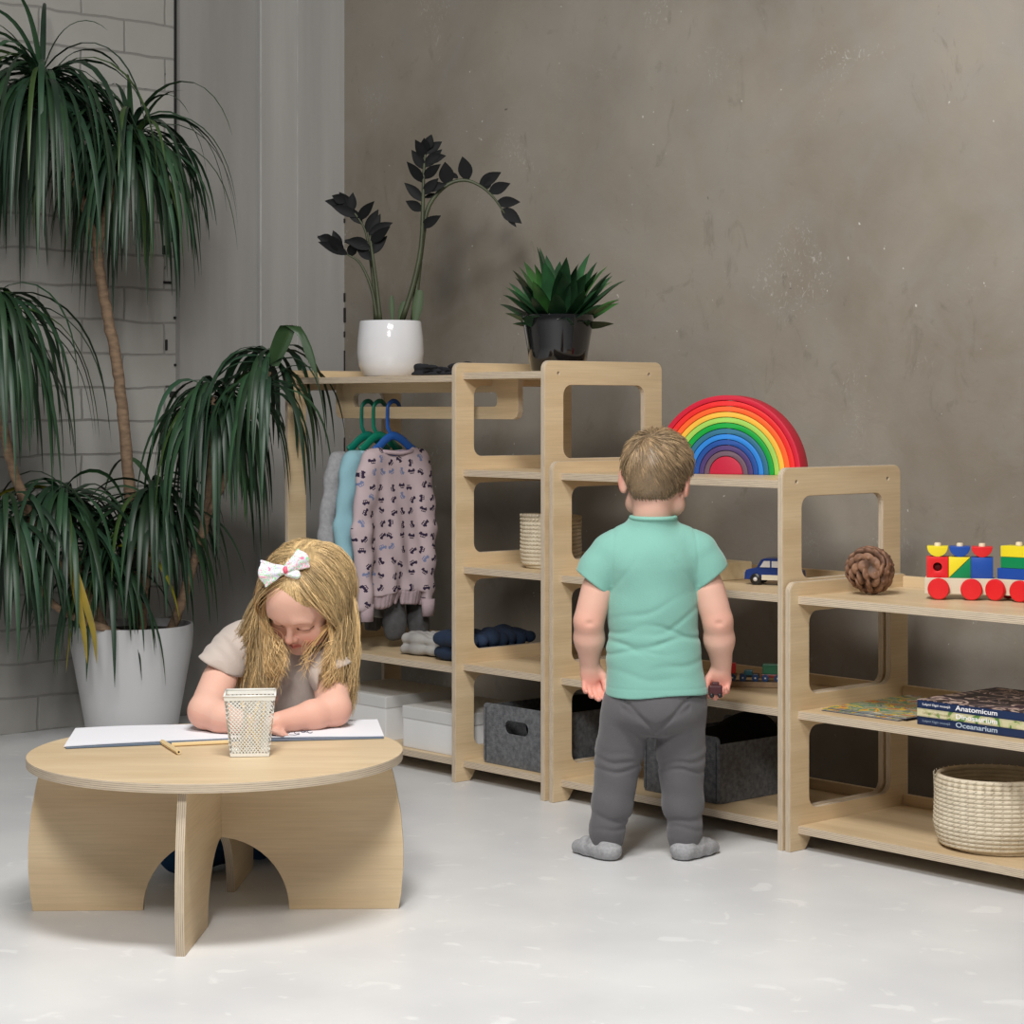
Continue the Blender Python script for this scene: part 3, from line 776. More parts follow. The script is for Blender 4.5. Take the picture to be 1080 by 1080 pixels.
rail_car(-.035, [('chassis', (0, 0, .013), (.05, .022, .008), TRK), ('red_load', (0, 0, .030), (.044, .026, .024), RED)], 'small toy train car with a red load')
rail_car(.020, [('chassis', (0, 0, .013), (.046, .022, .008), BLACK), ('cargo', (-.002, 0, .020), (.02, .024, .012), paint('teal_paint', (.02, .12, .16)))], 'low dark toy train car between the red and green ones')
rail_car(.074, [('chassis', (0, 0, .013), (.05, .022, .008), paint('brown_red_paint', (.22, .03, .02))), ('green_load', (-.002, 0, .030), (.04, .026, .024), paint('dark_green_paint', (.02, .14, .07))), ('white_panel', (.022, 0, .026), (.008, .026, .024), WHITE)], 'small toy train car with a dark green load and a white end')

# ================================================================== books
PAGE = mat('paper_pages', (.74, .72, .66), .8, var=.1, vscale=4, stretch=(1, 1, 200))
def book(c, W, Dp, h, spine, cover, label, title, pub, tcol, pcol, rz=0, tw=.105):
    e = empty('picture_book', c, rz, label, 'book', 'stacked hardback picture books')
    b = MB(); b.box((W/2, Dp/2+.002, h/2), (W-.008, Dp-.006, h-.004)); b.build('page_block', PAGE, e)
    b = MB(); b.box((W/2, .0015, h/2), (W, .003, h), bev=.001); sp_ = b.build('spine', spine, e)
    for zz, mm in ((.001, spine), (h-.001, cover)):
        b = MB(); b.box((W/2, Dp/2, zz), (W, Dp, .002), bev=.0005); b.build('cover', mm, e)
    text_mesh('title_lettering', title, .0145, tcol, e, (.100, -.0002, h*.28), R_XZ, bold=.0002, width=tw)
    text_mesh('publisher_lettering', pub, .0066, pcol, e, (.014, -.0002, h*.40), R_XZ, width=.072)
NAVY = mat('navy_cover', (.008, .024, .082), .4, var=.1); WTXT = mat('white_lettering', (.85, .85, .88), .5)
ANAT = confetti('anatomy_cover', [(.02, .012, .02), (.03, .02, .02), (.05, .03, .03), (.45, .33, .28), (.05, .02, .03), (.02, .015, .03)], 16)
DINO = confetti('dinosaur_cover', [(.18, .30, .07), (.58, .54, .36), (.62, .58, .38), (.60, .56, .35), (.50, .50, .26), (.12, .24, .06)], 18)
bx, by = -2.772, 3.606
book((bx, by, .3115), .375, .285, .0172, NAVY, NAVY, 'dark blue book with pale ocean title, lowest of the three', 'Oceanarium', 'Laipni lūgti muzejā', mat('pale_blue_lettering', (.45, .55, .68), .5), mat('dim_lettering', (.25, .33, .45), .5))
book((bx, by, .3289), .375, .285, .0172, DINO, DINO, 'pale green and cream dinosaur book, middle of the three', 'Dinosaurium', 'Laipni lūgti muzejā', WTXT, mat('olive_lettering', (.35, .30, .15), .5))
book((bx, by, .3463), .375, .285, .0185, NAVY, ANAT, 'navy anatomy book with a dark cover, topmost of the three', 'Anatomicum', 'Laipni lūgti muzejā', WTXT, WTXT)
MAG = confetti('busy_cover', [(.06, .13, .09), (.35, .32, .22), (.10, .22, .12), (.62, .42, .05), (.45, .12, .05), (.20, .30, .28), (.5, .47, .35)], 15)
for k, (dx, dy, rz, lab) in enumerate(((0, 0, 0, 'thin blue-edged picture book lying under the colourful one'), (.012, .008, .01, 'thin colourful picture book beside the stack of three books'))):
    e = empty('thin_book', (-3.036+dx, 3.607+dy, .3115+.0046*k), rz, lab, 'book', 'thin picture books')
    b = MB(); b.box((.107, .145, .0022), (.212, .286, .0028)); b.build('page_block', PAGE, e)
    b = MB(); b.box((.107, .145, .0005), (.215, .290, .0009)); b.build('back_cover', NAVY, e)
    b = MB(); b.box((.107, .145, .0040), (.215, .290, .0009)); b.build('front_cover', MAG, e)
# ================================================================== people
def rotm(*ops):
    M = Matrix.Identity(3)
    for ax, deg in ops: M = M @ Matrix.Rotation(math.radians(deg), 3, ax)
    return M
class HeadFrame:
    """head built facing -Y, up +Z, then turned and placed in the body's frame"""
    def __init__(s, c, M, k=1.0): s.c = Vector(c); s.M = M; s.k = k
    def __call__(s, p): return s.c+s.M @ (Vector(p)*s.k)
    def R(s, extra=None):
        A = s.M if extra is None else s.M @ extra
        return [list(r) for r in A.transposed()]
    def inv(s, P):
        M = np.array(s.M.transposed())/s.k
        return (P-np.array(s.c)) @ M.T
def build_head(F, H, jaw=1.0, face=True):
    k = H.k
    def E(c, r, kk=.012, ex=None, mode='add'): F.ell(H(c), [q*k for q in r], kk*k, H.R(ex), mode)
    def Cp(a, b, ra, rb, kk=.008, mode='add'): F.cap(H(a), H(b), ra*k, rb*k, kk*k, mode)
    E((0, .012, .026), (.071, .086, .074), .01)
    E((0, .045, .005), (.062, .056, .062), .03)
    E((0, -.025, -.035), (.056, .056, .058), .025)
    for sx in (-1, 1):
        E((sx*.034, -.050, -.038), (.026, .027, .026), .022)       # cheeks
        E((sx*.047, -.018, -.055), (.02, .03, .022), .02)          # jaw corners
        Cp((sx*.012, -.0825, .020), (sx*.042, -.070, .017), .0065, .006, .014)   # brow
    E((0, -.064, -.082), (.022, .018, .014), .022)                   # chin
    E((0, -.030, .040), (.061, .050, .046), .03); E((0, -.045, .024), (.052, .035, .030), .03)   # forehead and temples
    if face:
        for sx in (-1, 1):
            E((sx*.029, -.087, -.002), (.016, .0115, .0095), .012, mode='sub')
            E((sx*.0285, -.0665, -.0005), (.0165, .0155, .0135), .003)       # closed lid over the eyeball
            Cp((sx*.016, -.081, -.006), (sx*.042, -.0735, -.005), .0015, .0012, .002)
        Cp((0, -.079, .008), (0, -.0935, -.024), .0055, .0075, .010)
        E((0, -.0965, -.026), (.0088, .0085, .0078), .006)
        for sx in (-1, 1):
            E((sx*.0098, -.0885, -.0295), (.0058, .0072, .0056), .004)
            E((sx*.0055, -.0945, -.0345), (.0026, .004, .003), .002, mode='sub')
        Cp((-.015, -.0765, -.0512), (0, -.0835, -.0488), .0030, .0042, .004); Cp((.015, -.0765, -.0512), (0, -.0835, -.0488), .0030, .0042, .004)
        Cp((-.012, -.0765, -.0575), (0, -.082, -.0585), .0032, .0048, .004); Cp((.012, -.0765, -.0575), (0, -.082, -.0585), .0032, .0048, .004)
        Cp((-.018, -.083, -.0537), (.018, -.083, -.0537), .0011, .0011, .002, 'sub')
    for sx in (-1, 1):
        ex = Matrix.Rotation(sx*math.radians(-22), 3, 'Z')
        E((sx*.074, .010, -.012), (.0065, .017, .028), .005, ex)
        E((sx*.078, .004, -.008), (.0045, .009, .016), .003, ex, 'sub')
        E((sx*.070, .004, -.030), (.006, .009, .009), .006)
def hand(F, w, d, n, side, L=.088, curl=(.5, .6), spread=.10, thumb_out=.9, grip=0.0):
    """w wrist, d direction to the fingers, n palm normal (out of the palm), side: unit vector to the thumb"""
    w = Vector(w); d = Vector(d).normalized(); n = Vector(n); n = (n-d*n.dot(d)).normalized(); s = d.cross(n)
    if s.dot(Vector(side)) < 0: s = -s
    k = L/.088
    pc = w+d*.024*k
    Rm = [list(s), list(d), list(n)]
    F.ell(pc, (.0205*k, .026*k, .0115*k), .008, Rm)
    F.ell(w+d*.018*k+s*.010*k+n*.004*k, (.011*k, .017*k, .010*k), .008, Rm)
    F.cap(w-d*.012, w+d*.014*k, .0155*k, .013*k, .012)
    lens = (.036, .040, .037, .029); offs = (.0150, .0052, -.0048, -.0142)
    for i in range(4):
        ln = lens[i]*k; base = pc+s*offs[i]*k+d*(.018-.003*abs(i-1.2))*k
        dr = (d+s*spread*(1.2-i)).normalized(); r = (.0062, .0064, .0060, .0054)[i]*k
        c1, c2 = curl; p = base; a = c1*.5*(1+.12*i); seg = (.42, .32, .26)
        for j in range(3):
            dd = dr*math.cos(a)+n*math.sin(a); q = p+dd*ln*seg[j]*1.12
            F.cap(p, q, r*(1-.07*j), r*(1-.07*(j+1)), .0022 if j else .003); p = q; a += c2*(1+.1*i)
    b = w+d*.010*k+s*.013*k+n*.003*k
    td = (d*.75+s*thumb_out*.75+n*.35).normalized(); m1 = b+td*.022*k
    td2 = (d*.95+s*.15*thumb_out+n*(.35+grip)).normalized(); m2 = m1+td2*.014*k; m3 = m2+(td2+n*grip*.8-s*.2).normalized()*.012*k
    F.chain([b, m1, m2, m3], [.0095*k, .0078*k, .0068*k, .0056*k], .003)
SKIN = mat('child_skin', (.72, .43, .335), .52, var=.03, vscale=8, attr=True, sss=.12, spec=.3, bump=.15, bscale=220)

def strands(mb, paths, r0, cols, n=4, flat=.45):
    for P, c in zip(paths, cols):
        m = len(P); rad = [r0*(.55+.45*math.sin(PI*min(1, (i+.6)/m*1.1))) if i < m-1 else r0*.12 for i in range(m)]
        mb.tube(P, rad, n, col=c, caps=False, flat=flat)
def bez(pts, n):
    """smooth path through control points (Catmull-Rom)"""
    P = [Vector(p) for p in pts]; P = [P[0]*2-P[1]]+P+[P[-1]*2-P[-2]]; out = []
    segs = len(P)-3
    for i in range(n):
        u = i/(n-1)*segs; j = min(int(u), segs-1); t = u-j; a, b, c, d = P[j:j+4]
        out.append(.5*((2*b)+(c-a)*t+(2*a-5*b+4*c-d)*t*t+(3*b-a-3*c+d)*t**3))
    return out

# ------------------------------------------------------------------ boy, seen from behind
BX, BZ = .304, 4.585
boy = empty('person', cw(BX, BZ), TH, 'toddler standing in mint t-shirt, dark grey trousers and grey socks, back turned', 'person')
K = BZ/FPX
def bp(px, py, y=0.0):
    k = (BZ+y)/FPX
    return ((px-540)*k-BX, y, CAMH-(py-430)*k)
BH = HeadFrame(Vector(bp(692, 505, .020)), rotm(('Y', 3), ('Z', 180-14), ('X', 16)), .97)
F = SDF((-.24, -.17, -.002), (.24, .17, .96), .0025)
build_head(F, BH)
nk = bp(688, 552, .0)
F.cap(BH((0, .035, -.045)), (nk[0], .0, nk[2]-.02), .040, .043, .02)
F.ell((nk[0], -.0, .60), (.085, .058, .12), .03); F.ell((.005, .01, .42), (.09, .065, .12), .03)
for sx, sh, el, wr in ((-1, (640, 585), (621, 655), (622, 701)), (1, (736, 583), (757, 655), (761, 704))):
    S = Vector(bp(*sh, -.0)); E_l = Vector(bp(*el, -.012)); W_ = Vector(bp(*wr, .028))
    F.ell(S, (.030, .030, .030), .02)
    F.cap(S, E_l, .033, .0315, .012); F.cap(S*.45+E_l*.55, S*.2+E_l*.8, .034, .0325, .01)
    F.cap(E_l, E_l*.6+W_*.4, .0315, .0325, .012); F.cap(E_l*.6+W_*.4, W_, .0325, .0205, .012)
    F.ell(E_l+Vector((0, -.0365, -.002)), (.008, .005, .004), .008, mode='sub')
    if sx < 0: hand(F, W_+Vector((.0,-.004,.004)), (.06, .0, -1), (.25, -1, 0), (1, .2, 0), .096, (.55, .50), .08, .6)
    else: hand(F, W_+Vector((.0,-.004,.004)), (-.05, .0, -1), (-.35, -1, 0), (-1, .2, 0), .098, (.85, .80), .05, .6, .5)
LEG = {}
for sx, hp, kn, an in ((-1, (664, 742), (653, 805), (640, 884)), (1, (716, 742), (718, 805), (722, 884))):
    Hp, Kn, An = Vector(bp(*hp, .0)), Vector(bp(*kn, .012)), Vector(bp(*an, .0)); LEG[sx] = (Hp, Kn, An)
    F.cap(Hp, Kn, .050, .036, .02); F.cap(Kn, An, .036, .026, .02); F.cap(An, An-Vector((0, 0, .02)), .026, .022, .01)
F.ell((.008, 0, .33), (.095, .065, .055), .03)
def boyskin(P):
    h = BH.inv(P); c = np.ones((len(P), 3))
    ear = np.clip((np.abs(h[:, 0])-.068)/.01, 0, 1)*(np.abs(h[:, 2]) < .05)
    c *= 1-ear[:, None]*np.array([0, .22, .25])
    z = P[:, 2]; hd = np.clip((.415-z)/.03, 0, 1)*(np.abs(P[:, 0]) > .1)*(z > .3)
    c *= 1-hd[:, None]*np.array([-.05, .20, .20])
    el = np.exp(-((z-.52)/.03)**2)*(np.abs(P[:, 0]) > .09)*np.clip(-P[:, 1]*25, 0, 1); c *= 1-el[:, None]*np.array([0, .10, .12])
    return c
link('body', F.mesh('body', 1, boyskin), SKIN, boy)
# trousers
PANT = mat('charcoal_jersey', (.115, .11, .117), .92, var=.12, vscale=9, bump=.5, bscale=420, spec=.15, sheen=.2)
F = SDF((-.17, -.13, .02), (.17, .13, .42), .0025)
F.ell((.012, -.002, .355), (.108, .080, .060), .02); F.ell((.010, -.020, .318), (.100, .070, .050), .03)
for sx in (-1, 1):
    Hp, Kn, An = LEG[sx]
    F.cap(Hp+Vector((sx*.004, -.002, -.005)), Kn+Vector((sx*.0, 0, .02)), .058, .0520, .010)
    F.cap(Kn+Vector((0, 0, .02)), Kn*.45+An*.55, .0525, .044, .015)
    F.cap(Kn*.45+An*.55, An+Vector((0, 0, .012)), .0435, .038, .012)
    F.cap(An+Vector((0, 0, .018)), An+Vector((0, 0, -.004)), .038, .0335, .008)
    F.cap(An+Vector((0, 0, -.004)), An+Vector((sx*-.001, 0, -.012)), .0325, .0315, .003)
def pf(X, Y, Z):
    d = np.zeros_like(X)
    for sx in (-1, 1):
        Hp, Kn, An = LEG[sx]
        m = np.exp(-((X-Kn.x)/.06)**2)
        for zz, am, wd, tilt in ((Kn.z+.010, .0045, .006, .12), (Kn.z-.008, .004, .005, -.06), (Kn.z+.028, .002, .008, .2), (An.z+.044, .004, .006, .18), (An.z+.028, .003, .005, -.1)):
            zc = zz+tilt*(X-Kn.x)*sx+.004*np.sin(X*70+zz*50); d += am*m*np.exp(-((Z-zc)/wd)**2)
        zc = .285+sx*(X-.006)*1.05; d += .0045*np.exp(-((Z-zc)/.006)**2)*(sx*(X-.006) > .0)*(sx*(X-.006) < .09)*(Y < .02)
        zc = .298+sx*(X-.006)*.55; d += .0030*np.exp(-((Z-zc)/.007)**2)*(sx*(X-.006) > .0)*(sx*(X-.006) < .075)*(Y < .02)
    d += .0012*np.sin(X*55+Z*38)*np.sin(Z*61+Y*33)
    return d
F.disp(pf); F.clip(lambda X, Y, Z: np.abs(Z-.2)-.185 if False else Z-.405)
link('trousers', F.mesh('trousers', 1), PANT, boy)
# socks
SOCK = mat('grey_melange_sock', (.40, .40, .41), .95, col2=(.31, .31, .32), vscale=160, bump=.6, bscale=500, spec=.1)
for sx in (-1, 1):
    Hp, Kn, An = LEG[sx]
    F = SDF((An.x-.12, -.08, -.001), (An.x+.12, .13, .075), .002)
    d = Vector((-.68, .73, 0)) if sx < 0 else Vector((.74, .67, 0)); d.normalize()
    heel = Vector((An.x+sx*.0, -.012, .022)); side = Vector((-d.y, d.x, 0))
    F.cap(An+Vector((0, 0, .006)), heel, .0275, .023, .01)
    F.ell(heel-d*.008, (.026, .026, .021), .012)
    F.chain([heel, heel+d*.030, heel+d*.060+Vector((0, 0, -.004)), heel+d*.088+Vector((0, 0, -.008))], [.0225, .0225, .0185, .0140], .018)
    F.ell(heel+d*.078+side*.008*sx+Vector((0, 0, -.006)), (.021, .021, .0125), .015)
    F.disp(lambda X, Y, Z: .0012*np.sin((X*d.x+Y*d.y)*160)*np.sin(Z*90+1)+.0012*np.sin(Z*240)*(Z > .03))
    F.clip(lambda X, Y, Z: .0008-Z)
    link('sock', F.mesh('sock', 1), SOCK, boy)
# t-shirt
MINT = mat('mint_jersey', (.215, .455, .385), .9, var=.05, vscale=7, bump=.4, bscale=450, spec=.15, sheen=.25)
hem = bp(690, 731)[2]
F = SDF((-.22, -.15, hem-.01), (.22, .15, .79), .0025)
F.ell((nk[0]+.002, .002, .655), (.098, .066, .085), .02)
F.cap((nk[0]-.055, 0, .685), (nk[0]+.058, 0, .685), .046, .046, .02)
F.chain([(.002, .0, .66), (.004, .004, .55), (.006, .006, .44), (.012, .0, .34)], [.080, .080, .082, .086], .02)
for sx in (-1, 1):
    F.chain([(sx*.030+.002, .0, .64), (sx*.032+.004, .004, .55), (sx*.033+.006, .004, .45), (sx*.033+.013, -.004, .34)], [.074, .063, .066, .0835], .02)
F.cap((nk[0], 0, .70), (nk[0]+.001, -.012, .748), .056, .0515, .014)
for sx, sh, mid, end in ((-1, (645, 584), (632, 600), (622, 625)), (1, (735, 583), (744, 598), (754, 623))):
    a, m_, e = Vector(bp(*sh)), Vector(bp(*mid)), Vector(bp(*end, -.004))
    F.cap(a, m_, .047, .045, .02); F.cap(m_, e, .045, .0445, .01)
AX = {}
for sx, sh, end in ((-1, (637, 590), (620, 611)), (1, (739, 590), (752, 608))): AX[sx] = (Vector(bp(*sh)), Vector(bp(*end)))
def tf(X, Y, Z):
    d = np.zeros_like(X)
    for zz, am, wd, tl, x0, w in ((.545, .0030, .007, .35, -.02, .06), (.500, .0042, .006, -.22, .05, .06), (.478, .0048, .006, .10, .02, .09), (.455, .0045, .006, .05, -.05, .07),
                                  (.470, .0035, .006, -.30, -.07, .05), (.430, .0035, .007, .20, .06, .05), (.525, .0030, .007, .5, .06, .05), (.405, .0025, .008, -.1, -.02, .08), (.50, .003, .006, .3, -.075, .04)):
        zc = zz+tl*(X-x0)+.006*np.sin(X*45+zz*90)
        d += am*np.exp(-((Z-zc)/wd)**2)*np.exp(-((X-x0)/w)**2)
    d += -.0025*np.exp(-((Z-.487)/.008)**2)*np.exp(-((X-.03)/.09)**2)
    for sx in (-1, 1):   # armhole seam and underarm creases
        xs = .006+sx*(.094-.11*np.clip(Z-.66, 0, .1)); d += .0016*np.exp(-((X-xs)/.0028)**2)*(Z > .60)
        u = sx*(X-.006)*.8+(Z-.61)*.6; d += .0022*np.exp(-((u-.062)/.006)**2)*(Z > .56)*(Z < .67)*np.exp(-((X-sx*.07)/.03)**2)
    d += .0014*np.exp(-((Z-(hem+.017))/.0016)**2)
    d += .0012*np.sin(X*38+Z*21)*np.sin(Z*33+X*12)
    return d
F.disp(lambda X, Y, Z: tf(X, Y, Z)*.8)
def tclip(X, Y, Z):
    c = (hem+.004*np.sin(X*25))-Z
    for sx in (-1, 1):   # cut the sleeve ends square across the arm
        a, e = AX[sx]; n = (e-a).normalized(); n = Vector((sx*.62, 0, -.80)).normalized()
        q = (X-e.x)*n.x+(Z-e.z)*n.z
        c = np.maximum(c, np.where((sx*(X-.004) > .102) & (Z > .53), q, -1))
    c = np.maximum(c, (Z-.747)*.8)
    return c
F.clip(tclip)
link('t_shirt', F.mesh('t_shirt', 1), MINT, boy)
RIBm = mat('mint_rib', (.22, .47, .39), .9, bump=.5, bscale=300)
b = MB(); b.tube([(nk[0]+.001+.0485*math.cos(t), -.013+.0495*math.sin(t), .7462+.001*math.sin(t)) for t in np.linspace(0, 2*PI, 40)], .0050, 8, caps=False)
b.build('neckband', RIBm, boy)
# short hair
HAIRB = mat('light_brown_hair', (.36, .25, .145), .42, attr=True, var=.12, vscale=50, spec=.45)
F = SDF((-.13, -.13, .70), (.15, .15, .97), .0025)
k = BH.k
F.ell(BH((0, .013, .030)), (.0755*k, .0905*k, .0785*k), .01, BH.R()); F.ell(BH((0, .046, .008)), (.064*k, .0585*k, .066*k), .02, BH.R()); F.ell(BH((0, .052, -.035)), (.046*k, .036*k, .04*k), .02, BH.R())
def hc(X, Y, Z):
    P = np.stack([X.ravel(), Y.ravel(), Z.ravel()], 1); h = BH.inv(P)
    x, y, z = h[:, 0], h[:, 1], h[:, 2]
    low = np.where(y > .02, -.066+.016*(np.abs(x)/.06)**2, -.050+(.02-y)*1.1)
    low = np.where(y < -.035, .045, low)
    return (low-z).reshape(X.shape)
F.clip(hc)
hme = F.mesh('hair', 1, lambda P: np.full((len(P), 3), .48)); link('hair', hme, HAIRB, boy)
def surf(me):
    n = len(me.vertices); co = np.empty(n*3, np.float32); no = np.empty(n*3, np.float32)
    me.vertices.foreach_get('co', co); me.vertex_normals.foreach_get('vector', no) if hasattr(me, 'vertex_normals') else None
    return co.reshape(-1, 3), no.reshape(-1, 3)
co, no = surf(hme); mb = MB(); paths = []; cols = []
rg = random.Random(5); wh = Vector(BH((.010, .085, .085)))
cen = Vector(BH((0, .015, .03)))
while len(paths) < 5200:
    i = rg.randrange(len(co)); p = Vector(co[i].tolist()); v = (p-cen).normalized(); nn = Vector(no[i].tolist())
    if nn.dot(v) < .35: continue
    hz = BH.inv(np.array([p[:]]))[0]
    t = p-wh; t = t-v*t.dot(v); dist = t.length
    if dist < .002: continue
    t.normalize(); t = (t+v.cross(t)*.9*math.exp(-(dist/.03)**2)+Vector((.30, 0, -.15))*(1 if hz[2] > -.02 else .3)).normalized(); t = (t-v*t.dot(v)).normalized()
    L = (.030 if hz[2] > .02 else .020 if hz[2] > -.03 else .010)*rg.uniform(.7, 1.3)
    cl = .14*math.sin(hz[0]*160+hz[2]*90)
    d0 = (t+v*(.20 if hz[2] > .03 else .10)+v.cross(t)*cl+Vector((rg.gauss(0, .06), rg.gauss(0, .06), rg.gauss(0, .06)))).normalized()
    q = p+v*.0004; pts = []
    for s_ in range(5):
        pts.append(q.copy()); q = q+d0*L/4; vv = (q-cen).normalized(); d0 = (d0-vv*(.15 if hz[2] > .03 else .10)).normalized()
    g = rg.uniform(.55, 1.35)*(.72+.30*min(1, max(0, (hz[2]+.03)/.08)))*(1+1.6*cl); paths.append(pts); cols.append((g, g*.99, g*.95))
strands(mb, paths, .0008, cols, 3, .8)
mb.build('hair_strands', HAIRB, boy)

# ------------------------------------------------------------------ girl leaning on the table
GX, GZ = -.489, 4.50
girl = empty('person', cw(GX, GZ), TH, 'blonde girl in a beige t-shirt and hair bow, leaning on the round table drawing', 'person')
def gp(px, py, y=0.0):
    k = (GZ+y)/FPX
    return Vector(((px-540)*k-GX, y, CAMH-(py-430)*k))
GH = HeadFrame(gp(322, 633, -.045), rotm(('Y', 9), ('Z', -17), ('X', 42)), 1.0)
F = SDF((-.23, -.32, .22), (.22, .22, .70), .0022)
build_head(F, GH)
F.cap(GH((0, .03, -.045)), gp(305, 668, .075), .038, .042, .02)
F.ell(gp(300, 715, .07), (.085, .06, .10), .03); F.ell((0, .10, .30), (.085, .065, .10), .03)
TZ = .3125
for sh, el, wr in (((247, 680, .045), (217, 750, -.150), (262, 762, -.215)), ((344, 688, .045), (352, 748, -.105), (292, 760, -.200))):
    S, E_l, W_ = gp(*sh), gp(*el), gp(*wr)
    E_l.z = max(E_l.z, TZ+.037); W_.z = TZ+.026
    F.ell(S, (.034, .034, .034), .02); F.cap(S, E_l, .037, .033, .015)
    F.cap(S*.45+E_l*.55, S*.1+E_l*.9, .035, .034, .01); F.ell(E_l, (.034, .034, .034), .012)
    m_ = E_l*.62+W_*.38; m_.z = TZ+.0325
    F.cap(E_l, m_, .0335, .031, .012); F.cap(m_, W_, .031, .021, .012)
    if sh[0] < 300: hand(F, W_+Vector((.006, -.002, -.004)), (.95, -.12, -.12), (-.05, 0, -1), (0, -1, .0), .082, (.15, .15), .12, .7)
    else: hand(F, W_+Vector((-.006, -.002, 0)), (-.80, -.45, -.15), (.25, -.30, -.9), (.3, -1, .0), .082, (.9, .75), .05, .6, .6)
F.clip(lambda X, Y, Z: np.where(Y < -.01, TZ+.0046-Z, -1))
def girlskin(P):
    h = GH.inv(P); x, y, z = h.T; c = np.ones((len(P), 3)); f = (y < -.045)
    def bl(w, col): 
        nonlocal c
        w = np.clip(w, 0, 1)[:, None]; c = c*(1-w)+np.array(col)*w
    for sx in (-1, 1):
        bl(.55*np.exp(-(((x-sx*.037)/.020)**2+((z+.035)/.018)**2))*f, (1.02, .62, .60))
        zc = -.0065+.10*np.abs(np.abs(x)-.029); bl(1.0*np.exp(-((z-zc)/.0022)**2)*(np.abs(np.abs(x)-.029) < .0165)*(x*sx > 0)*f, (.16, .10, .09))
        zb_ = .0185-.9*(np.abs(x)-.028)**2*12; bl(.35*np.exp(-((z-zb_)/.003)**2)*(np.abs(np.abs(x)-.030) < .016)*(x*sx > 0)*f, (.55, .38, .28))
        bl(.5*np.exp(-(((x-sx*.0055)/.003)**2+((z+.0345)/.0028)**2))*f, (.45, .2, .2))
    bl(.45*np.exp(-((x/.011)**2+((z+.027)/.010)**2))*f, (1.0, .68, .65))
    lip = (np.abs(x) < .019)*np.exp(-((z+.0537)/.0068)**4)*np.clip((.020-np.abs(x))/.006, 0, 1)
    bl(.85*lip*f, (.95, .42, .42)); bl(.8*np.exp(-((z+.0537)/.0012)**2)*(np.abs(x) < .016)*f, (.5, .16, .17))
    el = np.exp(-((P[:, 2]-.34)/.04)**2)*(P[:, 1] < -.1)*(h[:, 2] < -.06); bl(.4*el, (1.0, .78, .74))
    return c
link('body', F.mesh('body', 0, girlskin), SKIN, girl)
# trousers: folded legs, knees to the table
BLUE = mat('blue_denim', (.02, .075, .19), .9, var=.25, vscale=10, bump=.6, bscale=300, spec=.15)
F = SDF((-.30, -.20, -.002), (.30, .34, .32), .004)
F.ell((.0, .16, .20), (.105, .085, .10), .03); F.ell((0, .18, .11), (.13, .10, .075), .04)
for sx in (-1, 1):
    kn = Vector((sx*.185-.02, -.085, .064)); F.cap((sx*.07, .15, .10), kn, .066, .056, .03)
    F.cap(kn, (sx*.05, .06, .045), .052, .038, .02); F.cap((sx*.05, .10, .045), (-sx*.05, .20, .04), .036, .03, .02)
F.disp(lambda X, Y, Z: .003*np.sin(X*60+Y*40)*np.sin(Z*70+Y*30)); F.clip(lambda X, Y, Z: .0015-Z)
link('trousers', F.mesh('trousers', 1), BLUE, girl)
# shirt
BEIGE = mat('beige_jersey', (.50, .43, .385), .88, var=.06, vscale=6, bump=.4, bscale=420, spec=.15, sheen=.2)
F = SDF((-.21, -.10, .20), (.21, .24, .56), .0028)
nb = gp(305, 672, .07)
F.chain([gp(306, 690, .075), (.0, .09, .38), (0, .13, .26)], [.075, .080, .088], .02)
for sx in (-1, 1): F.chain([gp(300+sx*22, 694, .07), (sx*.035, .085, .38), (sx*.035, .13, .26)], [.060, .068, .080], .02)
F.cap(gp(262, 678, .055), gp(338, 684, .055), .047, .047, .02)
SL = []
for a, e in (((252, 680, .045), (233, 703, -.034)), ((341, 688, .045), (348, 706, -.034))):
    a, e = gp(*a), gp(*e); F.cap(a, e+(e-a).normalized()*.02, .0475, .051, .02); SL.append((a, e))
F.cap(nb+Vector((0, 0, -.01)), nb+Vector((0, -.01, .012)), .05, .046, .015)
def gf(X, Y, Z):
    d = .0022*np.sin(X*50+Z*18)*np.sin(Z*30+X*25)
    for x0, tl, am, w in ((-.05, .9, .004, .007), (-.015, .55, .005, .008), (.03, -.7, .004, .008), (.065, -.9, .004, .006), (.0, 1.4, .003, .006)):
        d += am*np.exp(-((X-x0-tl*(Z-.38)*.5)/w)**2)*np.exp(-((Z-.37)/.07)**2)
    for a, e in SL: d += .0025*np.sin(((X-a.x)*2+(Z-a.z)+(Y-a.y))*75)*np.exp(-(((X-e.x)/.05)**2+((Y-e.y)/.05)**2))
    return d
F.disp(gf)
def gclip(X, Y, Z):
    c = np.full(X.shape, -1.0)
    for a, e in SL:
        n = Vector(((-.45 if e.x < 0 else .3), -.02, -.89)).normalized(); q = (X-e.x)*n.x+(Y-e.y)*n.y+(Z-e.z)*n.z
        near = (X-e.x)**2+(Y-e.y)**2+(Z-e.z)**2 < .07**2; c = np.maximum(c, np.where(near & (np.abs(X) > .083), q, -1))
    return c
F.clip(gclip)
link('t_shirt', F.mesh('t_shirt', 1), BEIGE, girl)
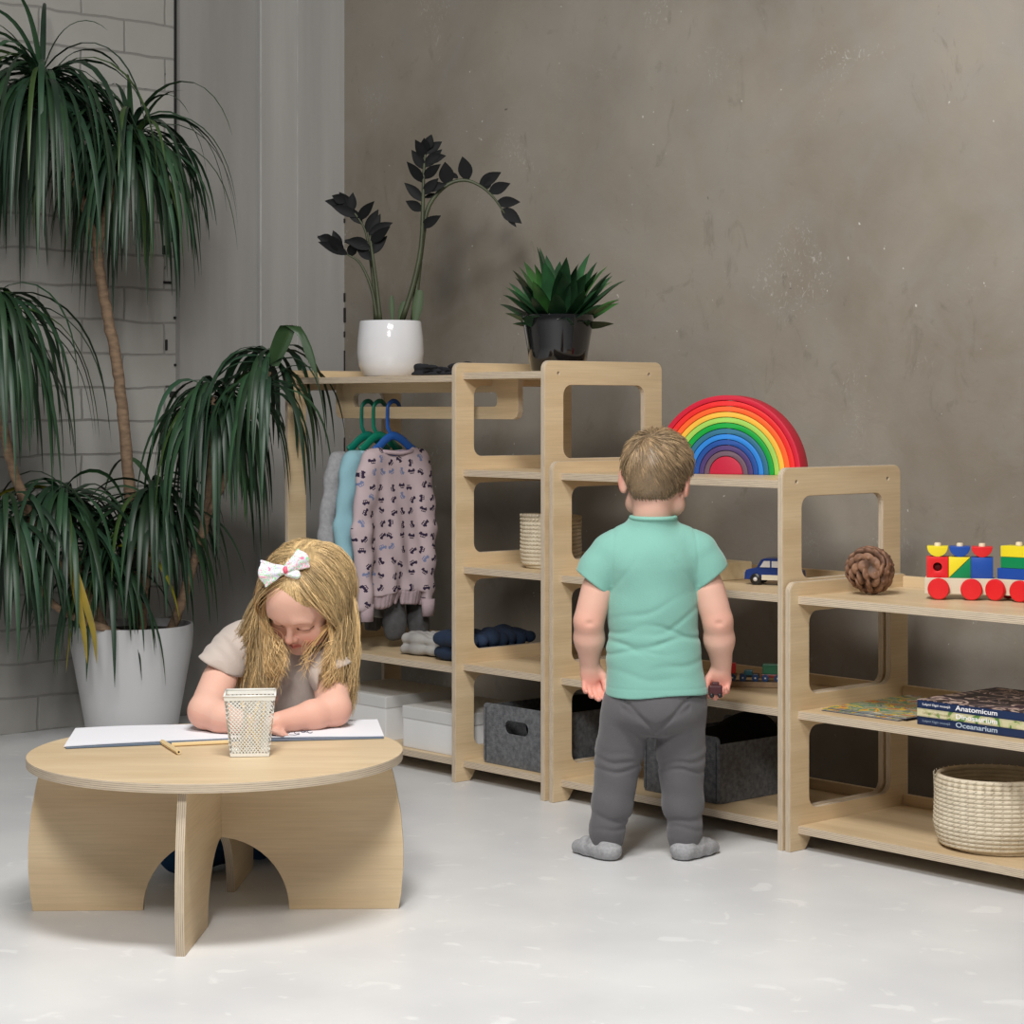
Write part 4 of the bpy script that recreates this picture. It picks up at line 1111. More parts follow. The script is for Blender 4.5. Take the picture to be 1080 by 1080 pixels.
# hair
HAIRG = mat('blonde_hair', (.66, .475, .25), .38, attr=True, var=.10, vscale=40, spec=.5)
F = SDF((-.16, -.16, .42), (.20, .16, .72), .003)
F.ell(GH((0, .018, .034)), (.078, .090, .078), .01, GH.R()); F.ell(GH((0, .05, .005)), (.072, .062, .075), .02, GH.R())
def hg(X, Y, Z):
    P = np.stack([X.ravel(), Y.ravel(), Z.ravel()], 1); h = GH.inv(P); x, y, z = h.T
    low = np.where(y > .0, -.09, np.where(y > -.05, -.05+(0-y)*2.1, .060-np.abs(x)*.15))
    return (low-z).reshape(X.shape)
F.clip(hg)
hme = F.mesh('hair', 1, lambda P: np.full((len(P), 3), .55)); CAPG = mat('blonde_roots', (.46, .32, .16), .9, var=.35, vscale=30, stretch=(6, 1, 1), spec=.1); link('hair', hme, CAPG, girl)
rg = random.Random(9); paths = []; cols = []
bowc = Vector((-.012, -.034, .112))
def scalp(v, k_=1.0):
    return Vector((v.x*.0805, .018+v.y*.093, .034+v.z*.0815))*1.0 if k_ == 1.0 else Vector((v.x*.0805*k_, .018+v.y*.093*k_, .034+v.z*.0815*k_))
def wave(P, amp, ph, fr=9):
    n = len(P); out = []
    for i, p in enumerate(P):
        u = i/(n-1); a = amp*max(0, u-.45)*2
        out.append(p+Vector((math.sin(u*fr+ph)*a, math.cos(u*fr*.9+ph*1.3)*a*.7, 0)))
    return out
# brushed back from the forehead to the bow
for i in range(1500):
    x = rg.uniform(-1, 1); v = Vector((x*.82, -.86+.22*x*x, .20-.16*abs(x)+rg.uniform(-.03, .16))).normalized()
    u_ = Vector((bowc.x/.08, (bowc.y-.018)/.093, (bowc.z-.034)/.0815)).normalized()+Vector((rg.gauss(0, .13), rg.gauss(0, .10), 0))
    pts = []
    for q in range(9):
        t = q/8; w = (v*(1-t)+u_*t+Vector((x*.25, 0, .10))*math.sin(PI*t)).normalized(); pts.append(GH(scalp(w, 1.0+.055*math.sin(PI*t)**.7+rg.uniform(0, .012))))
    paths.append(pts); g = rg.uniform(.7, 1.5)*(.85+.2*math.sin(x*22)); cols.append((g, g*.98, g*.92))
for i in range(900):     # from the bow towards the back of the head
    v = Vector((rg.uniform(-.75, .75), rg.uniform(-.62, .35), 1)).normalized(); u_ = Vector((v.x*1.5+rg.gauss(0, .05), .95, v.z*.15)).normalized(); pts = []
    for q in range(9):
        t = q/8; w = (v*(1-t)+u_*t).normalized(); pts.append(GH(scalp(w, 1.045+.02*math.sin(PI*t)+rg.uniform(0, .010))))
    paths.append(pts); g = rg.uniform(.6, 1.35)*(.9+.25*math.sin(v.x*30)); cols.append((g, g*.98, g*.92))
def tip(side, f):
    if side < 0:
        px = 248+50*f+rg.gauss(0, 2.5); py = 700+34*math.sin(PI*min(1, f*1.05))**.8+rg.gauss(0, 8); yy = .0-.10*f
    else:
        px = 373-32*f+rg.gauss(0, 2.5); py = 735-22*f+rg.gauss(0, 9); yy = -.02-.09*f
    return gp(px, py, yy+rg.gauss(0, .008))
for i in range(4600):
    side = -1 if rg.random() < .5 else 1
    v = Vector((side*rg.uniform(.0, 1), rg.uniform(-.60, .95), rg.uniform(-.15, 1))).normalized()
    if v.y < -.30 and v.z < .66: continue
    f = min(1, max(0, .5-.75*v.y+rg.gauss(0, .13)))
    wy = .045-.090*f; w_ = Vector((side*(.086+.010*rg.random()), wy, -.012+.01*rg.gauss(0, 1)))
    wv = Vector((w_.x/.0805, (w_.y-.018)/.093, (w_.z-.034)/.0815)); kk = wv.length; wv.normalize()
    pts = []
    lift = rg.uniform(.0, .06)
    for q in range(9):
        t = q/8; ww = (v*(1-t)+wv*t).normalized(); pts.append(GH(scalp(ww, 1.0+lift*math.sin(PI*min(1, t*1.2))+(max(1.03, kk)-1.0)*t)))
    W_ = pts[-1]; t_ = tip(side, f); dn = (pts[-1]-pts[-2]).normalized()
    c1 = W_+dn*.035; c2 = t_+Vector((side*.012, .0, .055))
    for q in range(1, 15):
        t = q/14; pts.append(W_*(1-t)**3+c1*3*t*(1-t)**2+c2*3*t*t*(1-t)+t_*t**3)
    cl = int(f*9); ph = cl*1.9+side+rg.gauss(0, .22)
    pts = wave(pts, .0085 if rg.random() < .85 else .015, ph, 11)
    paths.append(pts); g = rg.uniform(.55, 1.35)*(.92+.30*math.sin(f*40+side)); cols.append((g, g*.98, g*.92))
for i in range(420):    # locks framing the face
    side = -1 if rg.random() < .55 else 1; f = rg.uniform(.82, 1.0)
    v = Vector((side*rg.uniform(.74, .86), -.55+rg.uniform(-.06, .06), rg.uniform(.10, .50))).normalized()
    w_ = GH(Vector((side*rg.uniform(.074, .084), rg.uniform(-.060, -.030), rg.uniform(-.03, -.01)))); t_ = tip(side, f)
    c1 = w_+Vector((side*.004, -.005, -.03)); c2 = t_+Vector((side*.012, 0, .05)); pts = [GH(scalp(v)), GH(scalp(v, 1.04)).lerp(w_, .5)]
    for q in range(0, 15):
        t = q/14; pts.append(w_*(1-t)**3+c1*3*t*(1-t)**2+c2*3*t*t*(1-t)+t_*t**3)
    paths.append(wave(pts, .011, rg.choice((0, 1.7, 3.1))+rg.gauss(0, .3), 13)); g = rg.uniform(.9, 1.7); cols.append((g, g*.97, g*.9))
for i in range(18):     # flyaways across the chest
    s0 = gp(rg.uniform(318, 342), rg.uniform(676, 694), -.09); e0 = gp(rg.uniform(310, 340), rg.uniform(698, 724), -.09)
    paths.append(wave(bez([GH(Vector((.085, -.03, .0))), s0, e0], 16), .012, rg.uniform(0, 6))); cols.append((1.4, 1.35, 1.2))
mb = MB(); strands(mb, paths, .00085, cols, 3, .7); mb.build('hair_strands', HAIRG, girl)
# bow
BOWM = confetti('patterned_ribbon', [(.85, .80, .90), (.62, .60, .88), (.88, .86, .92), (.30, .70, .35), (.90, .84, .90), (.85, .25, .42), (.90, .88, .93)], 75)
PINK = mat('pink_ribbon', (.75, .12, .20), .6)
bow = GH(bowc+Vector((0, 0, .008)))
kn_ = bow
be = empty('hair_bow', kn_, 0); be.parent = girl
def loop(cx, ang, L, W):
    s = SDF((-.07, -.04, -.06), (.07, .04, .06), .002)
    M = Matrix.Rotation(math.radians(ang), 3, 'Y')
    d = M @ Vector((cx, 0, 0)); up = M @ Vector((0, 0, 1))
    for q in np.linspace(-1, 1, 9):
        s.cap(d*.004+up*q*.004, d*L*(1-.10*q*q)+up*q*W+Vector((0, -.004*math.cos(q*1.5), 0)), .004, .0042+.002*math.cos(q*4), .004)
    s.disp(lambda X, Y, Z: .0012*np.sin((X*up.x+Z*up.z)*420)*np.exp(-((X*d.x+Z*d.z)/.03)**2))
    return s.mesh('bow_loop', 1)
link('bow_loop', loop(-1, -10, .052, .027), BOWM, be); link('bow_loop', loop(1, -33, .050, .021), BOWM, be)
link('bow_tail', loop(1, 12, .026, .008), BOWM, be, (0, .003, -.006))
s = SDF((-.02,)*3, (.02,)*3, .0015); s.ell((0, -.003, 0), (.0065, .0065, .008)); link('bow_knot', s.mesh('bow_knot'), PINK, be)
# ================================================================== plants
LEAF = mat('dark_strap_leaf', (.020, .052, .025), .45, var=.25, vscale=14, attr=True, spec=.5)
BARK = mat('tan_cane', (.30, .20, .125), .85, col2=(.17, .11, .07), vscale=28, stretch=(1, 1, 3), bump=1, bscale=90)
POTW = mat('white_planter', (.60, .60, .61), .4, var=.05, vscale=3, spec=.5)
SOIL = mat('dark_soil', (.03, .022, .016), .95, var=.4, vscale=60, bump=1, bscale=80)
def head_leaves(mb, c, rgen, n, L, W, lim, up=None, droop=1.0, yellow=0.0, emin=-35, emax=82):
    c = Vector(c)
    for i in range(n):
        az = rgen.uniform(0, 2*PI); el = math.radians(rgen.triangular(emin, emax, 30)); ln = L*rgen.uniform(.7, 1.12)*(1 if el > -.2 else .95)
        d = Vector((math.cos(az)*math.cos(el), math.sin(az)*math.cos(el), math.sin(el)))
        p = c+Vector((0, 0, rgen.uniform(-.07, .05)))+d*.012; pts = []; st = ln/11
        g = rgen.uniform(.20, .38)*droop
        if el > 1.15: g *= .5; ln *= .62; st = ln/11
        for k in range(12):
            pts.append(p.copy()); d = (d+Vector((0, 0, -g*(1+k*.10)))).normalized(); p = p+d*st
            p.x = max(p.x, lim)
        w = [W*(.55+.45*min(1, k/2.5))*(1-(k/11)**2.6)+.0004 for k in range(12)]
        side = Vector((-math.sin(az), math.cos(az), rgen.gauss(0, .3)))
        gr = rgen.uniform(.55, 1.7); col = (gr, gr, gr*rgen.uniform(.8, 1.15))
        if rgen.random() < yellow: col = (14, 5, .8)
        elif rgen.random() < .04: col = (2.6, 1.9, 1)
        mb.blade(pts, w, side, .30, col=col)
PC = Vector((-5.474, 3.316, 0))
dr = empty('potted_dracaena', PC, 0, 'tall dracaena with drooping strap leaves in a large white floor planter', 'potted plant')
b = MB(); prof = [(0, 0), (.128, 0), (.134, .006), (.150, .10), (.168, .20), (.181, .27), (.1845, .33), (.184, .336), (.176, .336), (.173, .32), (.165, .26), (.0, .26)]
b.lathe(prof, 72); b.build('planter', POTW, dr, sharp=50)
b = MB(); b.lathe([(0, .325), (.06, .322), (.12, .318), (.174, .312)], 40); b.build('soil', SOIL, dr)
def pp(px, py, Z):      # a point of the plant, from its place in the photo and its distance, relative to the planter
    k = Z/FPX; return cw((px-540)*k, Z, CAMH-(py-430)*k)-PC
STEMS = [([(150, 668, 6.33), (142, 600, 6.3), (131, 450, 6.26), (121, 370, 6.22), (107, 300, 6.18), (103, 262, 6.17)], .019, .015),
         ([(103, 265, 6.17), (85, 205, 6.12), (58, 140, 6.08), (46, 95, 6.06)], .013, .011),
         ([(103, 262, 6.17), (112, 225, 6.16), (126, 180, 6.16), (138, 150, 6.16)], .013, .011),
         ([(112, 668, 6.22), (88, 620, 6.15), (52, 585, 6.06), (20, 515, 5.98), (2, 440, 5.93), (-8, 330, 5.9)], .017, .013),
         ([(180, 668, 6.28), (196, 620, 6.22), (213, 565, 6.16), (221, 520, 6.12), (226, 440, 6.08), (225, 420, 6.08)], .016, .011),
         ([(217, 548, 6.14), (240, 500, 6.06), (262, 440, 6.0), (283, 392, 5.97)], .011, .009),
         ([(150, 668, 6.2), (153, 620, 6.2), (160, 560, 6.2), (160, 530, 6.2)], .012, .010),
         ([(105, 668, 6.25), (92, 620, 6.2), (72, 560, 6.16), (68, 530, 6.16)], .013, .010),
         ([(125, 668, 6.15), (60, 640, 6.05), (15, 580, 5.98), (5, 545, 5.98)], .012, .009)]
def rough_stem(b, pts, r0, r1, rg_):
    P = bez(pts, 8*len(pts)); n = len(P)
    b.tube([p+Vector((rg_.gauss(0, .0012), rg_.gauss(0, .0012), 0)) for p in P], [(r0+(r1-r0)*i/(n-1))*(1+.05*math.sin(i*2.3)) for i in range(n)], 10)
rg = random.Random(21)
for pl, r0, r1 in STEMS:
    b = MB(); rough_stem(b, [pp(*q) for q in pl], r0, r1, rg); b.build('cane', BARK, dr)
LIM = WX+.03-PC.x
HEADS = [((45, 92), 6.06, 190, .60, .0088, 1.0, 0, -35), ((138, 150), 6.16, 185, .47, .0088, 1.0, 0, -35), ((-8, 325), 5.90, 120, .55, .0090, 1.0, 0, -40),
         ((225, 420), 6.08, 120, .46, .0088, 1.15, .03, -35), ((284, 387), 5.97, 60, .40, .0088, 1.1, 0, -25),
         ((68, 532), 6.12, 105, .42, .0095, .85, .015, -40), ((160, 530), 6.20, 105, .40, .0095, .85, .0, -40), ((5, 548), 5.98, 80, .42, .0095, .85, 0, -40), ((110, 590), 6.18, 50, .36, .009, .9, .03, -40)]
for (px, py), Z, n, L, W, dp, ye, em in HEADS:
    b = MB(); head_leaves(b, pp(px, py, Z), rg, n, L, W, LIM, droop=dp, yellow=ye, emin=em, emax=84 if py < 200 else 62); b.build('leaf_crown', LEAF, dr)
b = MB()    # tall spear at the right crown, and the yellowed leaves
for k in range(7):
    pts = bez([pp(284+k, 385, 5.97), pp(290+2*k, 362, 5.96), pp(300+2*k, 343, 5.95), pp(316+2*k, 352+3*k, 5.94), pp(324+2*k, 380+4*k, 5.94)], 12)
    b.blade(pts, [.010*(1-(i/11)**3)+.0004 for i in range(12)], (0.5, 1, 0), .35, col=(1.6, 1.4, 1))
b.build('leaf_spear', LEAF, dr)
b = MB()
for k, (x0, x1) in enumerate(((86, 98), (80, 88))):
    pts = bez([pp(74, 590, 6.0), pp(x0, 625, 5.99), pp(x1, 665, 5.99), pp(x1+4, 700, 5.99)], 12)
    b.blade(pts, [.011*(1-(i/11)**3)+.0004 for i in range(12)], (.7, .7, 0), .2)
b.build('yellow_leaf', mat('yellowed_leaf', (.42, .28, .02), .5, col2=(.18, .16, .03), vscale=9), dr)

# ---- zamioculcas in a white ceramic pot
ZC = Vector((-4.769, 3.750, 1.0735))
zz = empty('potted_zz_plant', ZC, 0, 'dark-leaved plant with arching stems in a glossy white pot, on the wardrobe top', 'potted plant')
b = MB(); b.lathe([(0, 0), (.068, 0), (.078, .006), (.092, .035), (.0965, .07), (.095, .11), (.089, .160), (.087, .163), (.084, .160), (.084, .145), (0, .145)], 64)
b.build('ceramic_pot', mat('white_glaze', (.74, .74, .76), .12, var=.02, coat=.5), zz, sharp=60)
b = MB(); b.lathe([(0, .150), (.084, .147)], 32); b.build('soil', SOIL, zz)
ZSTEM = mat('zz_stem', (.055, .065, .03), .5, var=.3, vscale=20); ZLEAF = mat('zz_leaf', (.0035, .0045, .0045), .6, var=.3, vscale=20, spec=.18)
ZZ = 6.03
def zp(px, py, dz=0.0):
    k = (ZZ+dz)/FPX; return cw((px-540)*k, ZZ+dz, CAMH-(py-430)*k)-ZC
camd = cw(0, -1)
def zleaf(b, p, d, L, W, cup=.25):
    d = Vector(d).normalized(); sd = d.cross(camd); sd = sd.normalized() if sd.length > .1 else Vector((1, 0, 0))
    pts = [p+d*L*t+Vector((0, 0, -.08*L*t*t)) for t in np.linspace(0, 1, 8)]
    b.blade(pts, [W*math.sin(PI*min(1, max(.03, t))**.8)+.0004 for t in np.linspace(0.02, 1, 8)], sd, cup)
ZS_ = [([(398, 338), (392, 305), (380, 278), (366, 268)], .006, [((366, 268), (-1, .5), 30), ((362, 266), (-.7, .9), 24), ((359, 264), (-.35, 1), 22), ((355, 262), (-1, .75), 22), ((370, 270), (.25, 1), 16), ((352, 254), (-1, .3), 16)], 0),
       ([(396, 338), (394, 300), (389, 262), (384, 240), (372, 222)], .006, [((386, 245), (.5, 1), 26), ((382, 236), (-.8, .9), 24), ((376, 228), (-1, .5), 26), ((372, 222), (-.6, .9), 24), ((368, 218), (-.9, .3), 24), ((370, 224), (.1, 1), 20), ((378, 232), (.75, .9), 26), ((364, 213), (-.9, .5), 14)], .03),
       ([(401, 338), (397, 300), (392, 262), (390, 248)], .0065, [((391, 262), (-1, .4), 26), ((391, 256), (.9, .8), 26), ((390, 250), (.4, 1), 26), ((391, 268), (.8, 1), 24), ((392, 274), (-.9, .9), 22), ((390, 246), (1, .55), 24), ((388, 256), (-.9, .1), 22)], -.03),
       ([(424, 338), (436, 300), (444, 260), (446, 215), (447, 180), (449, 158)], .0085, [((445, 240), (1, .7), 22), ((445, 222), (-.9, .6), 18), ((446, 212), (-.9, 1), 26), ((446, 205), (.9, 1), 22), ((446, 192), (-.8, 1.1), 26), ((447, 188), (.9, .8), 22), ((447, 178), (-.6, 1), 22), ((448, 176), (.9, 1), 24), ((448, 166), (-.5, 1), 20), ((449, 162), (.8, .7), 20), ((450, 158), (.3, 1), 16), ((449, 160), (-.1, 1), 14), ((449, 170), (.9, .3), 20), ((447, 200), (.8, .25), 22)], 0)]
stems_ = []
for pts, r, lv, dz in ZS_:
    b = MB(); b.tube(bez([zp(x, y, dz) for x, y in pts], 16), [r*(1-.6*i/15) for i in range(16)], 8); st_ = b.build('stem', ZSTEM, zz)
    for (x, y), (dx, dy), L in lv:
        b = MB(); d = cw(dx, rg.uniform(-.5, .3), dy); k = ZZ/FPX; zleaf(b, zp(x, y, dz), d, L*k*1.15, .0145, .3); b.build('leaf', ZLEAF, zz)
b = MB(); P = bez([zp(x, y, .02) for x, y in ((436, 338), (441, 290), (446, 250), (452, 218), (470, 196), (490, 190), (508, 197), (522, 210), (534, 228))], 30)
b.tube(P, [.009*(1-.7*i/29) for i in range(30)], 8); b.build('stem', ZSTEM, zz)
for (x, y), (dx, dy), L, W in (((472, 195), (-.1, 1), 23, .019), ((493, 190), (-.2, 1), 24, .018), ((506, 195), (.9, .6), 24, .015), ((516, 203), (.9, .45), 22, .015), ((524, 214), (1, .1), 22, .014), ((529, 221), (.9, -.55), 22, .016), ((483, 188), (-.9, .7), 10, .006), ((535, 229), (.8, -.8), 12, .006), ((512, 200), (.3, .9), 14, .010), ((460, 205), (-.9, -.2), 12, .006)):
    b = MB(); k = ZZ/FPX; zleaf(b, zp(x, y, .02), cw(dx, -.15, dy), L*k*1.15, W*1.15, .12); b.build('leaf', ZLEAF, zz)
for pl, r in ((((414, 338), (413, 312)), .008), (((438, 338), (443, 306)), .015), (((422, 338), (427, 318)), .012)):
    b = MB(); P = bez([zp(*pl[0]), zp((pl[0][0]+pl[1][0])/2, (pl[0][1]+pl[1][1])/2), zp(*pl[1])], 6); b.blade(P, [r*.6, r*.8, r, r*1.0, r*.9, r*.6], cw(1, 0), .3); b.build('cut_stem', mat('green_sheath', (.05, .085, .03), .5, var=.2), zz)

# ---- bird's nest sansevieria in a black pot
SC = Vector((-3.985, 3.685, 1.0795))
sn = empty('potted_sansevieria', SC, 0, 'leafy green rosette plant in a glossy black pot, above the narrow shelf column', 'potted plant')
b = MB(); b.lathe([(0, 0), (.066, 0), (.071, .004), (.080, .06), (.091, .125), (.094, .142), (.094, .146), (.089, .146), (.085, .130), (0, .128)], 56)
b.build('ceramic_pot', mat('black_glaze', (.006, .006, .007), .10, var=.1, coat=.6), sn, sharp=60)
SNL = mat('sansevieria_leaf', (.018, .075, .025), .35, col2=(.010, .032, .015), vscale=18, attr=True, spec=.5)
rg = random.Random(4); b = MB()
for r_i, (n, L, e0, e1, rad) in enumerate(((9, .185, 72, 89, .010), (13, .185, 60, 76, .028), (16, .165, 46, 64, .045), (15, .125, 24, 46, .058), (9, .09, -5, 22, .065))):
    for i in range(n):
        az = 2*PI*(i+.5*(r_i % 2))/n+rg.gauss(0, .15); el = math.radians(rg.uniform(e0, e1)); ln = L*rg.uniform(.8, 1.15)
        d = Vector((math.cos(az)*math.cos(el), math.sin(az)*math.cos(el), math.sin(el))); p = Vector((math.cos(az)*rad*.7, math.sin(az)*rad*.7, .128)); pts = []
        for k in range(10):
            pts.append(p.copy()); d = (d+Vector((math.cos(az)*.035, math.sin(az)*.035, -.02-(.12 if k > 6 else 0)))).normalized(); p = p+d*ln/9
        tw = rg.gauss(0, .3)
        w = [.0255*(.55+.45*math.sin(min(1, k/5)*PI/2))*(1-(k/9)**3.2)+.0006 for k in range(10)]
        g = rg.uniform(.5, 1.6); col = (g*1.1, g, g) if rg.random() > .12 else (g*2.6, g*2.2, g*1.3)
        b.blade(pts, w, (-math.sin(az)*math.cos(tw), math.cos(az)*math.cos(tw), math.sin(tw)), .45, col=col)
b.build('leaf_rosette', SNL, sn)
b = MB(); b.lathe([(0, .134), (.079, .130)], 32); b.build('soil', SOIL, sn)
# ================================================================== hangers and clothes
def hanger(x, col, nm, label):
    e = empty('coat_hanger', (x, 3.668, 1.001), 0, label, 'hanger', 'plastic hangers on the rail')
    m = mat(nm, col, .4, var=.05)
    b = MB()   # hook over the rail, then the neck
    pts = [(0, .012+.022*math.cos(t), -.020+.024*math.sin(t)) for t in np.linspace(-.35, PI, 14)]
    pts += [(0, -.011, -.045), (0, -.010, -.070), (0, .0, -.088), (0, .012, -.098)]
    b.tube(pts, .0068, 8, flat=.55, up=(1, 0, 0)); b.build('hook', m, e)
    b = MB()
    P = bez([(0, -.058, -.136), (0, -.040, -.124), (0, -.018, -.106), (0, .01, -.094), (0, .042, -.106), (0, .066, -.124), (0, .088, -.138)], 24)
    b.tube(P, .012, 8, flat=.40, up=(1, 0, 0)); b.build('shoulder_bar', m, e)
    b = MB(); b.tube([(0, -.058, -.140), (0, -.02, -.146), (0, .04, -.146), (0, .088, -.142)], .009, 8, flat=.5, up=(1, 0, 0)); b.build('lower_bar', m, e)
    return e
TEALP = (.0, .16, .11); GRNP = (.0, .17, .10); BLUP = (.012, .085, .33)
XH = (-4.785, -4.730, -4.665)
hanger(XH[0], TEALP, 'dark_teal_plastic', 'teal plastic hanger, farthest left on the rail')
hanger(XH[1], GRNP, 'green_plastic', 'green plastic hanger, middle of the three on the rail')
hanger(XH[2], BLUP, 'blue_plastic', 'blue plastic hanger holding the printed sweatshirt')
def garment(name, x, yc, ztop, zhem, hw, slv, label, cat, mats, bulge=.020, sl_end=None, seed=0, band=True, h=.0035):
    """a long sleeved top hanging across the rail; y is its width"""
    e = empty(name, (x, yc, ztop), 0, label, cat)
    L = ztop-zhem; rg_ = random.Random(seed); ph = rg_.uniform(0, 6)
    s = SDF((-.075, -hw-.11, -L-.02), (.085, hw+.11, .03), h)
    n = 9
    for i in range(n):       # body
        u = (i/(n-1))*2-1
        s.cap((0, u*(hw*.74), -.018-.045*u*u), (.004*math.sin(u*4+ph), u*hw*.86, -L+.012), bulge*.8, bulge, .02)
    for sg in (-1, 1):
        sh = (0, sg*hw*.76, -.066); el = (.012, (hw-.008 if sg > 0 else -(hw+.014)), -.050-slv*.5); wr = (.020, hw-.016, -.050-slv) if sg > 0 else (.028, -(hw+.002), -.050-slv)
        s.cap(sh, el, .034, .030, .02, flat=((1, 0, 0), .7)); s.cap(el, wr, .030, .024, .01, flat=((1, 0, 0), .75))
    s.ell((0, 0, -.004), (.05, .060, .046), .006, mode='sub')
    def f(X, Y, Z):
        low = np.clip(-Z/L, 0, 1)
        d = .0075*np.sin(Y*62+ph+1.5*np.sin(Z*9+ph))*low**1.3+.0030*np.sin(Y*120+Z*30+ph)*low
        d += .0035*np.sin(Z*75+Y*40*np.sign(Y)+ph)*np.exp(-((np.abs(Y)-hw)/.03)**2)
        d += .003*np.sin((Z+Y)*60)*np.exp(-(Z/.12)**2)
        return d
    s.disp(f); s.clip(lambda X, Y, Z: np.where(np.abs(Y) < hw-.034, (-L+(.035 if band else 0)+.006*np.sin(Y*28+ph))-Z, -1))
    link('fabric', s.mesh('fabric', 1), mats[0], e)
    if band:
        s = SDF((-.05, -hw-.03, -L-.015), (.05, hw+.03, -L+.055), .003)
        for i in range(n):
            u = (i/(n-1))*2-1
            s.cap((.004*math.sin(u*4+ph), u*hw*.84, -L+.04), (.003*math.sin(u*4+ph), u*hw*.76, -L+.008), bulge*.95, bulge*.55, .012)
        s.disp(lambda X, Y, Z: .0065*np.sin(Y*62+ph+1.5*np.sin(Z*9+ph))+.0012*np.sin(Y*520)); s.clip(lambda X, Y, Z: np.maximum((-L-.004+.006*np.sin(Y*28+ph))-Z, Z-(-L+.042+.006*np.sin(Y*28+ph))))
        link('waistband', s.mesh('waistband', 1), mats[1], e)
        b = MB(); P = [(.022*math.cos(t)*1.0, .060*math.sin(t), -.037+.006*math.cos(t)*0-(.006*(1-abs(math.sin(t))))) for t in np.linspace(0, 2*PI, 36)]
        b.tube(P, .0062, 8, caps=False); b.build('neckband', mats[1], e)
        for sg in (-1, 1):
            c0 = (.020, hw-.016, -.050-slv) if sg > 0 else (.028, -(hw+.002), -.050-slv)
            b = MB(); b.tube([(c0[0], c0[1], c0[2]+.004), (c0[0], c0[1], c0[2]-.020), (c0[0], c0[1], c0[2]-.045)], [.0215, .0205, .019], 16, flat=.75, up=(1, 0, 0)); b.build('cuff', mats[1], e)
    return e
LIL = mat('lilac_rib', (.43, .33, .36), .92, var=.08, bump=.6, bscale=400); PRINT = car_print()
SKY = mat('light_blue_jersey', (.25, .44, .50), .92, var=.08, bump=.3, bscale=300); GREY = mat('grey_melange_jersey', (.30, .30, .31), .95, var=.15, vscale=90)
DGREY = mat('dark_grey_jersey', (.075, .075, .078), .95, var=.2, vscale=60)
garment('printed_sweatshirt', XH[2], 3.685, .900, .425, .120, .415, 'lilac sweatshirt printed with small dark vehicles, hanging from the blue hanger', 'sweatshirt', (PRINT, LIL), seed=1)
garment('light_blue_top', XH[1]+.003, 3.665, .896, .47, .115, .38, 'light blue long sleeved top hanging behind the printed sweatshirt', 'sweatshirt', (SKY, SKY), seed=2, bulge=.014)
garment('grey_cardigan', XH[0]+.004, 3.650, .892, .345, .112, .43, 'long grey garment hanging farthest left on the rail', 'sweatshirt', (GREY, DGREY), seed=3, bulge=.015)
tr = soft_lump('dark_grey_trousers', (-4.78, 3.60, .31), (-4.60, 3.90, .66), [
    lambda s: s.cap((-4.715, 3.70, .62), (-4.705, 3.715, .345), .036, .030), lambda s: s.cap((-4.715, 3.78, .62), (-4.705, 3.80, .345), .038, .032)], DGREY,
    'dark grey trousers hanging below the sweatshirts and touching the shelf', 'trousers', .004, lambda X, Y, Z: .004*np.sin(Y*90+Z*20)+.002*np.sin(Z*80))
# folded clothes on the middle shelf of the hanging bay
def folded(c, rz, W, Dp, h, layers, m, nm, label, seed, hh=.0032):
    rg_ = random.Random(seed); s = SDF((-W/2-.03, -Dp/2-.03, -.002), (W/2+.03, Dp/2+.03, h+.04), hh)
    for i in range(layers):
        z_ = h*(i+.5)/layers; w2 = W/2-rg_.uniform(0, .03); d2 = Dp/2-rg_.uniform(0, .025)
        for q in np.linspace(-1, 1, 7): s.cap((-w2, q*d2, z_), (w2, q*d2, z_+rg_.uniform(-.003, .006)), h/layers*.46, h/layers*.50, .006)
    ph = rg_.uniform(0, 6)
    s.disp(lambda X, Y, Z: .0045*np.sin(X*38+Y*30+ph)*np.clip(Z/h, .2, 1)+.002*np.sin(X*95-Y*60+ph)); s.clip(lambda X, Y, Z: .0008-Z)
    o = link(nm, s.mesh(nm, 1), m, None, c, (0, 0, rz)); return tag(o, label, 'folded clothes')
GREYC = mat('light_grey_cotton', (.40, .39, .37), .95, col2=(.28, .27, .26), vscale=12, bump=.5, bscale=300); NAVYC = mat('navy_cotton', (.012, .028, .065), .9, var=.25, vscale=8, bump=.4, bscale=300)
folded((-4.505, 3.715, .3005), .12, .165, .18, .058, 2, GREYC, 'folded_clothes', 'light grey folded clothing on the wardrobe shelf under the sweatshirt', 5)
folded((-4.332, 3.730, .3005), .05, .16, .24, .080, 2, NAVYC, 'folded_clothes', 'navy folded clothing on the wardrobe shelf, beside the middle panel', 8)
folded((-4.45, 3.72, 1.0735), .1, .21, .15, .030, 3, mat('black_knit', (.014, .015, .020), .9, var=.3), 'folded_clothes', 'black folded cloth on the wardrobe top beside the white pot', 3)
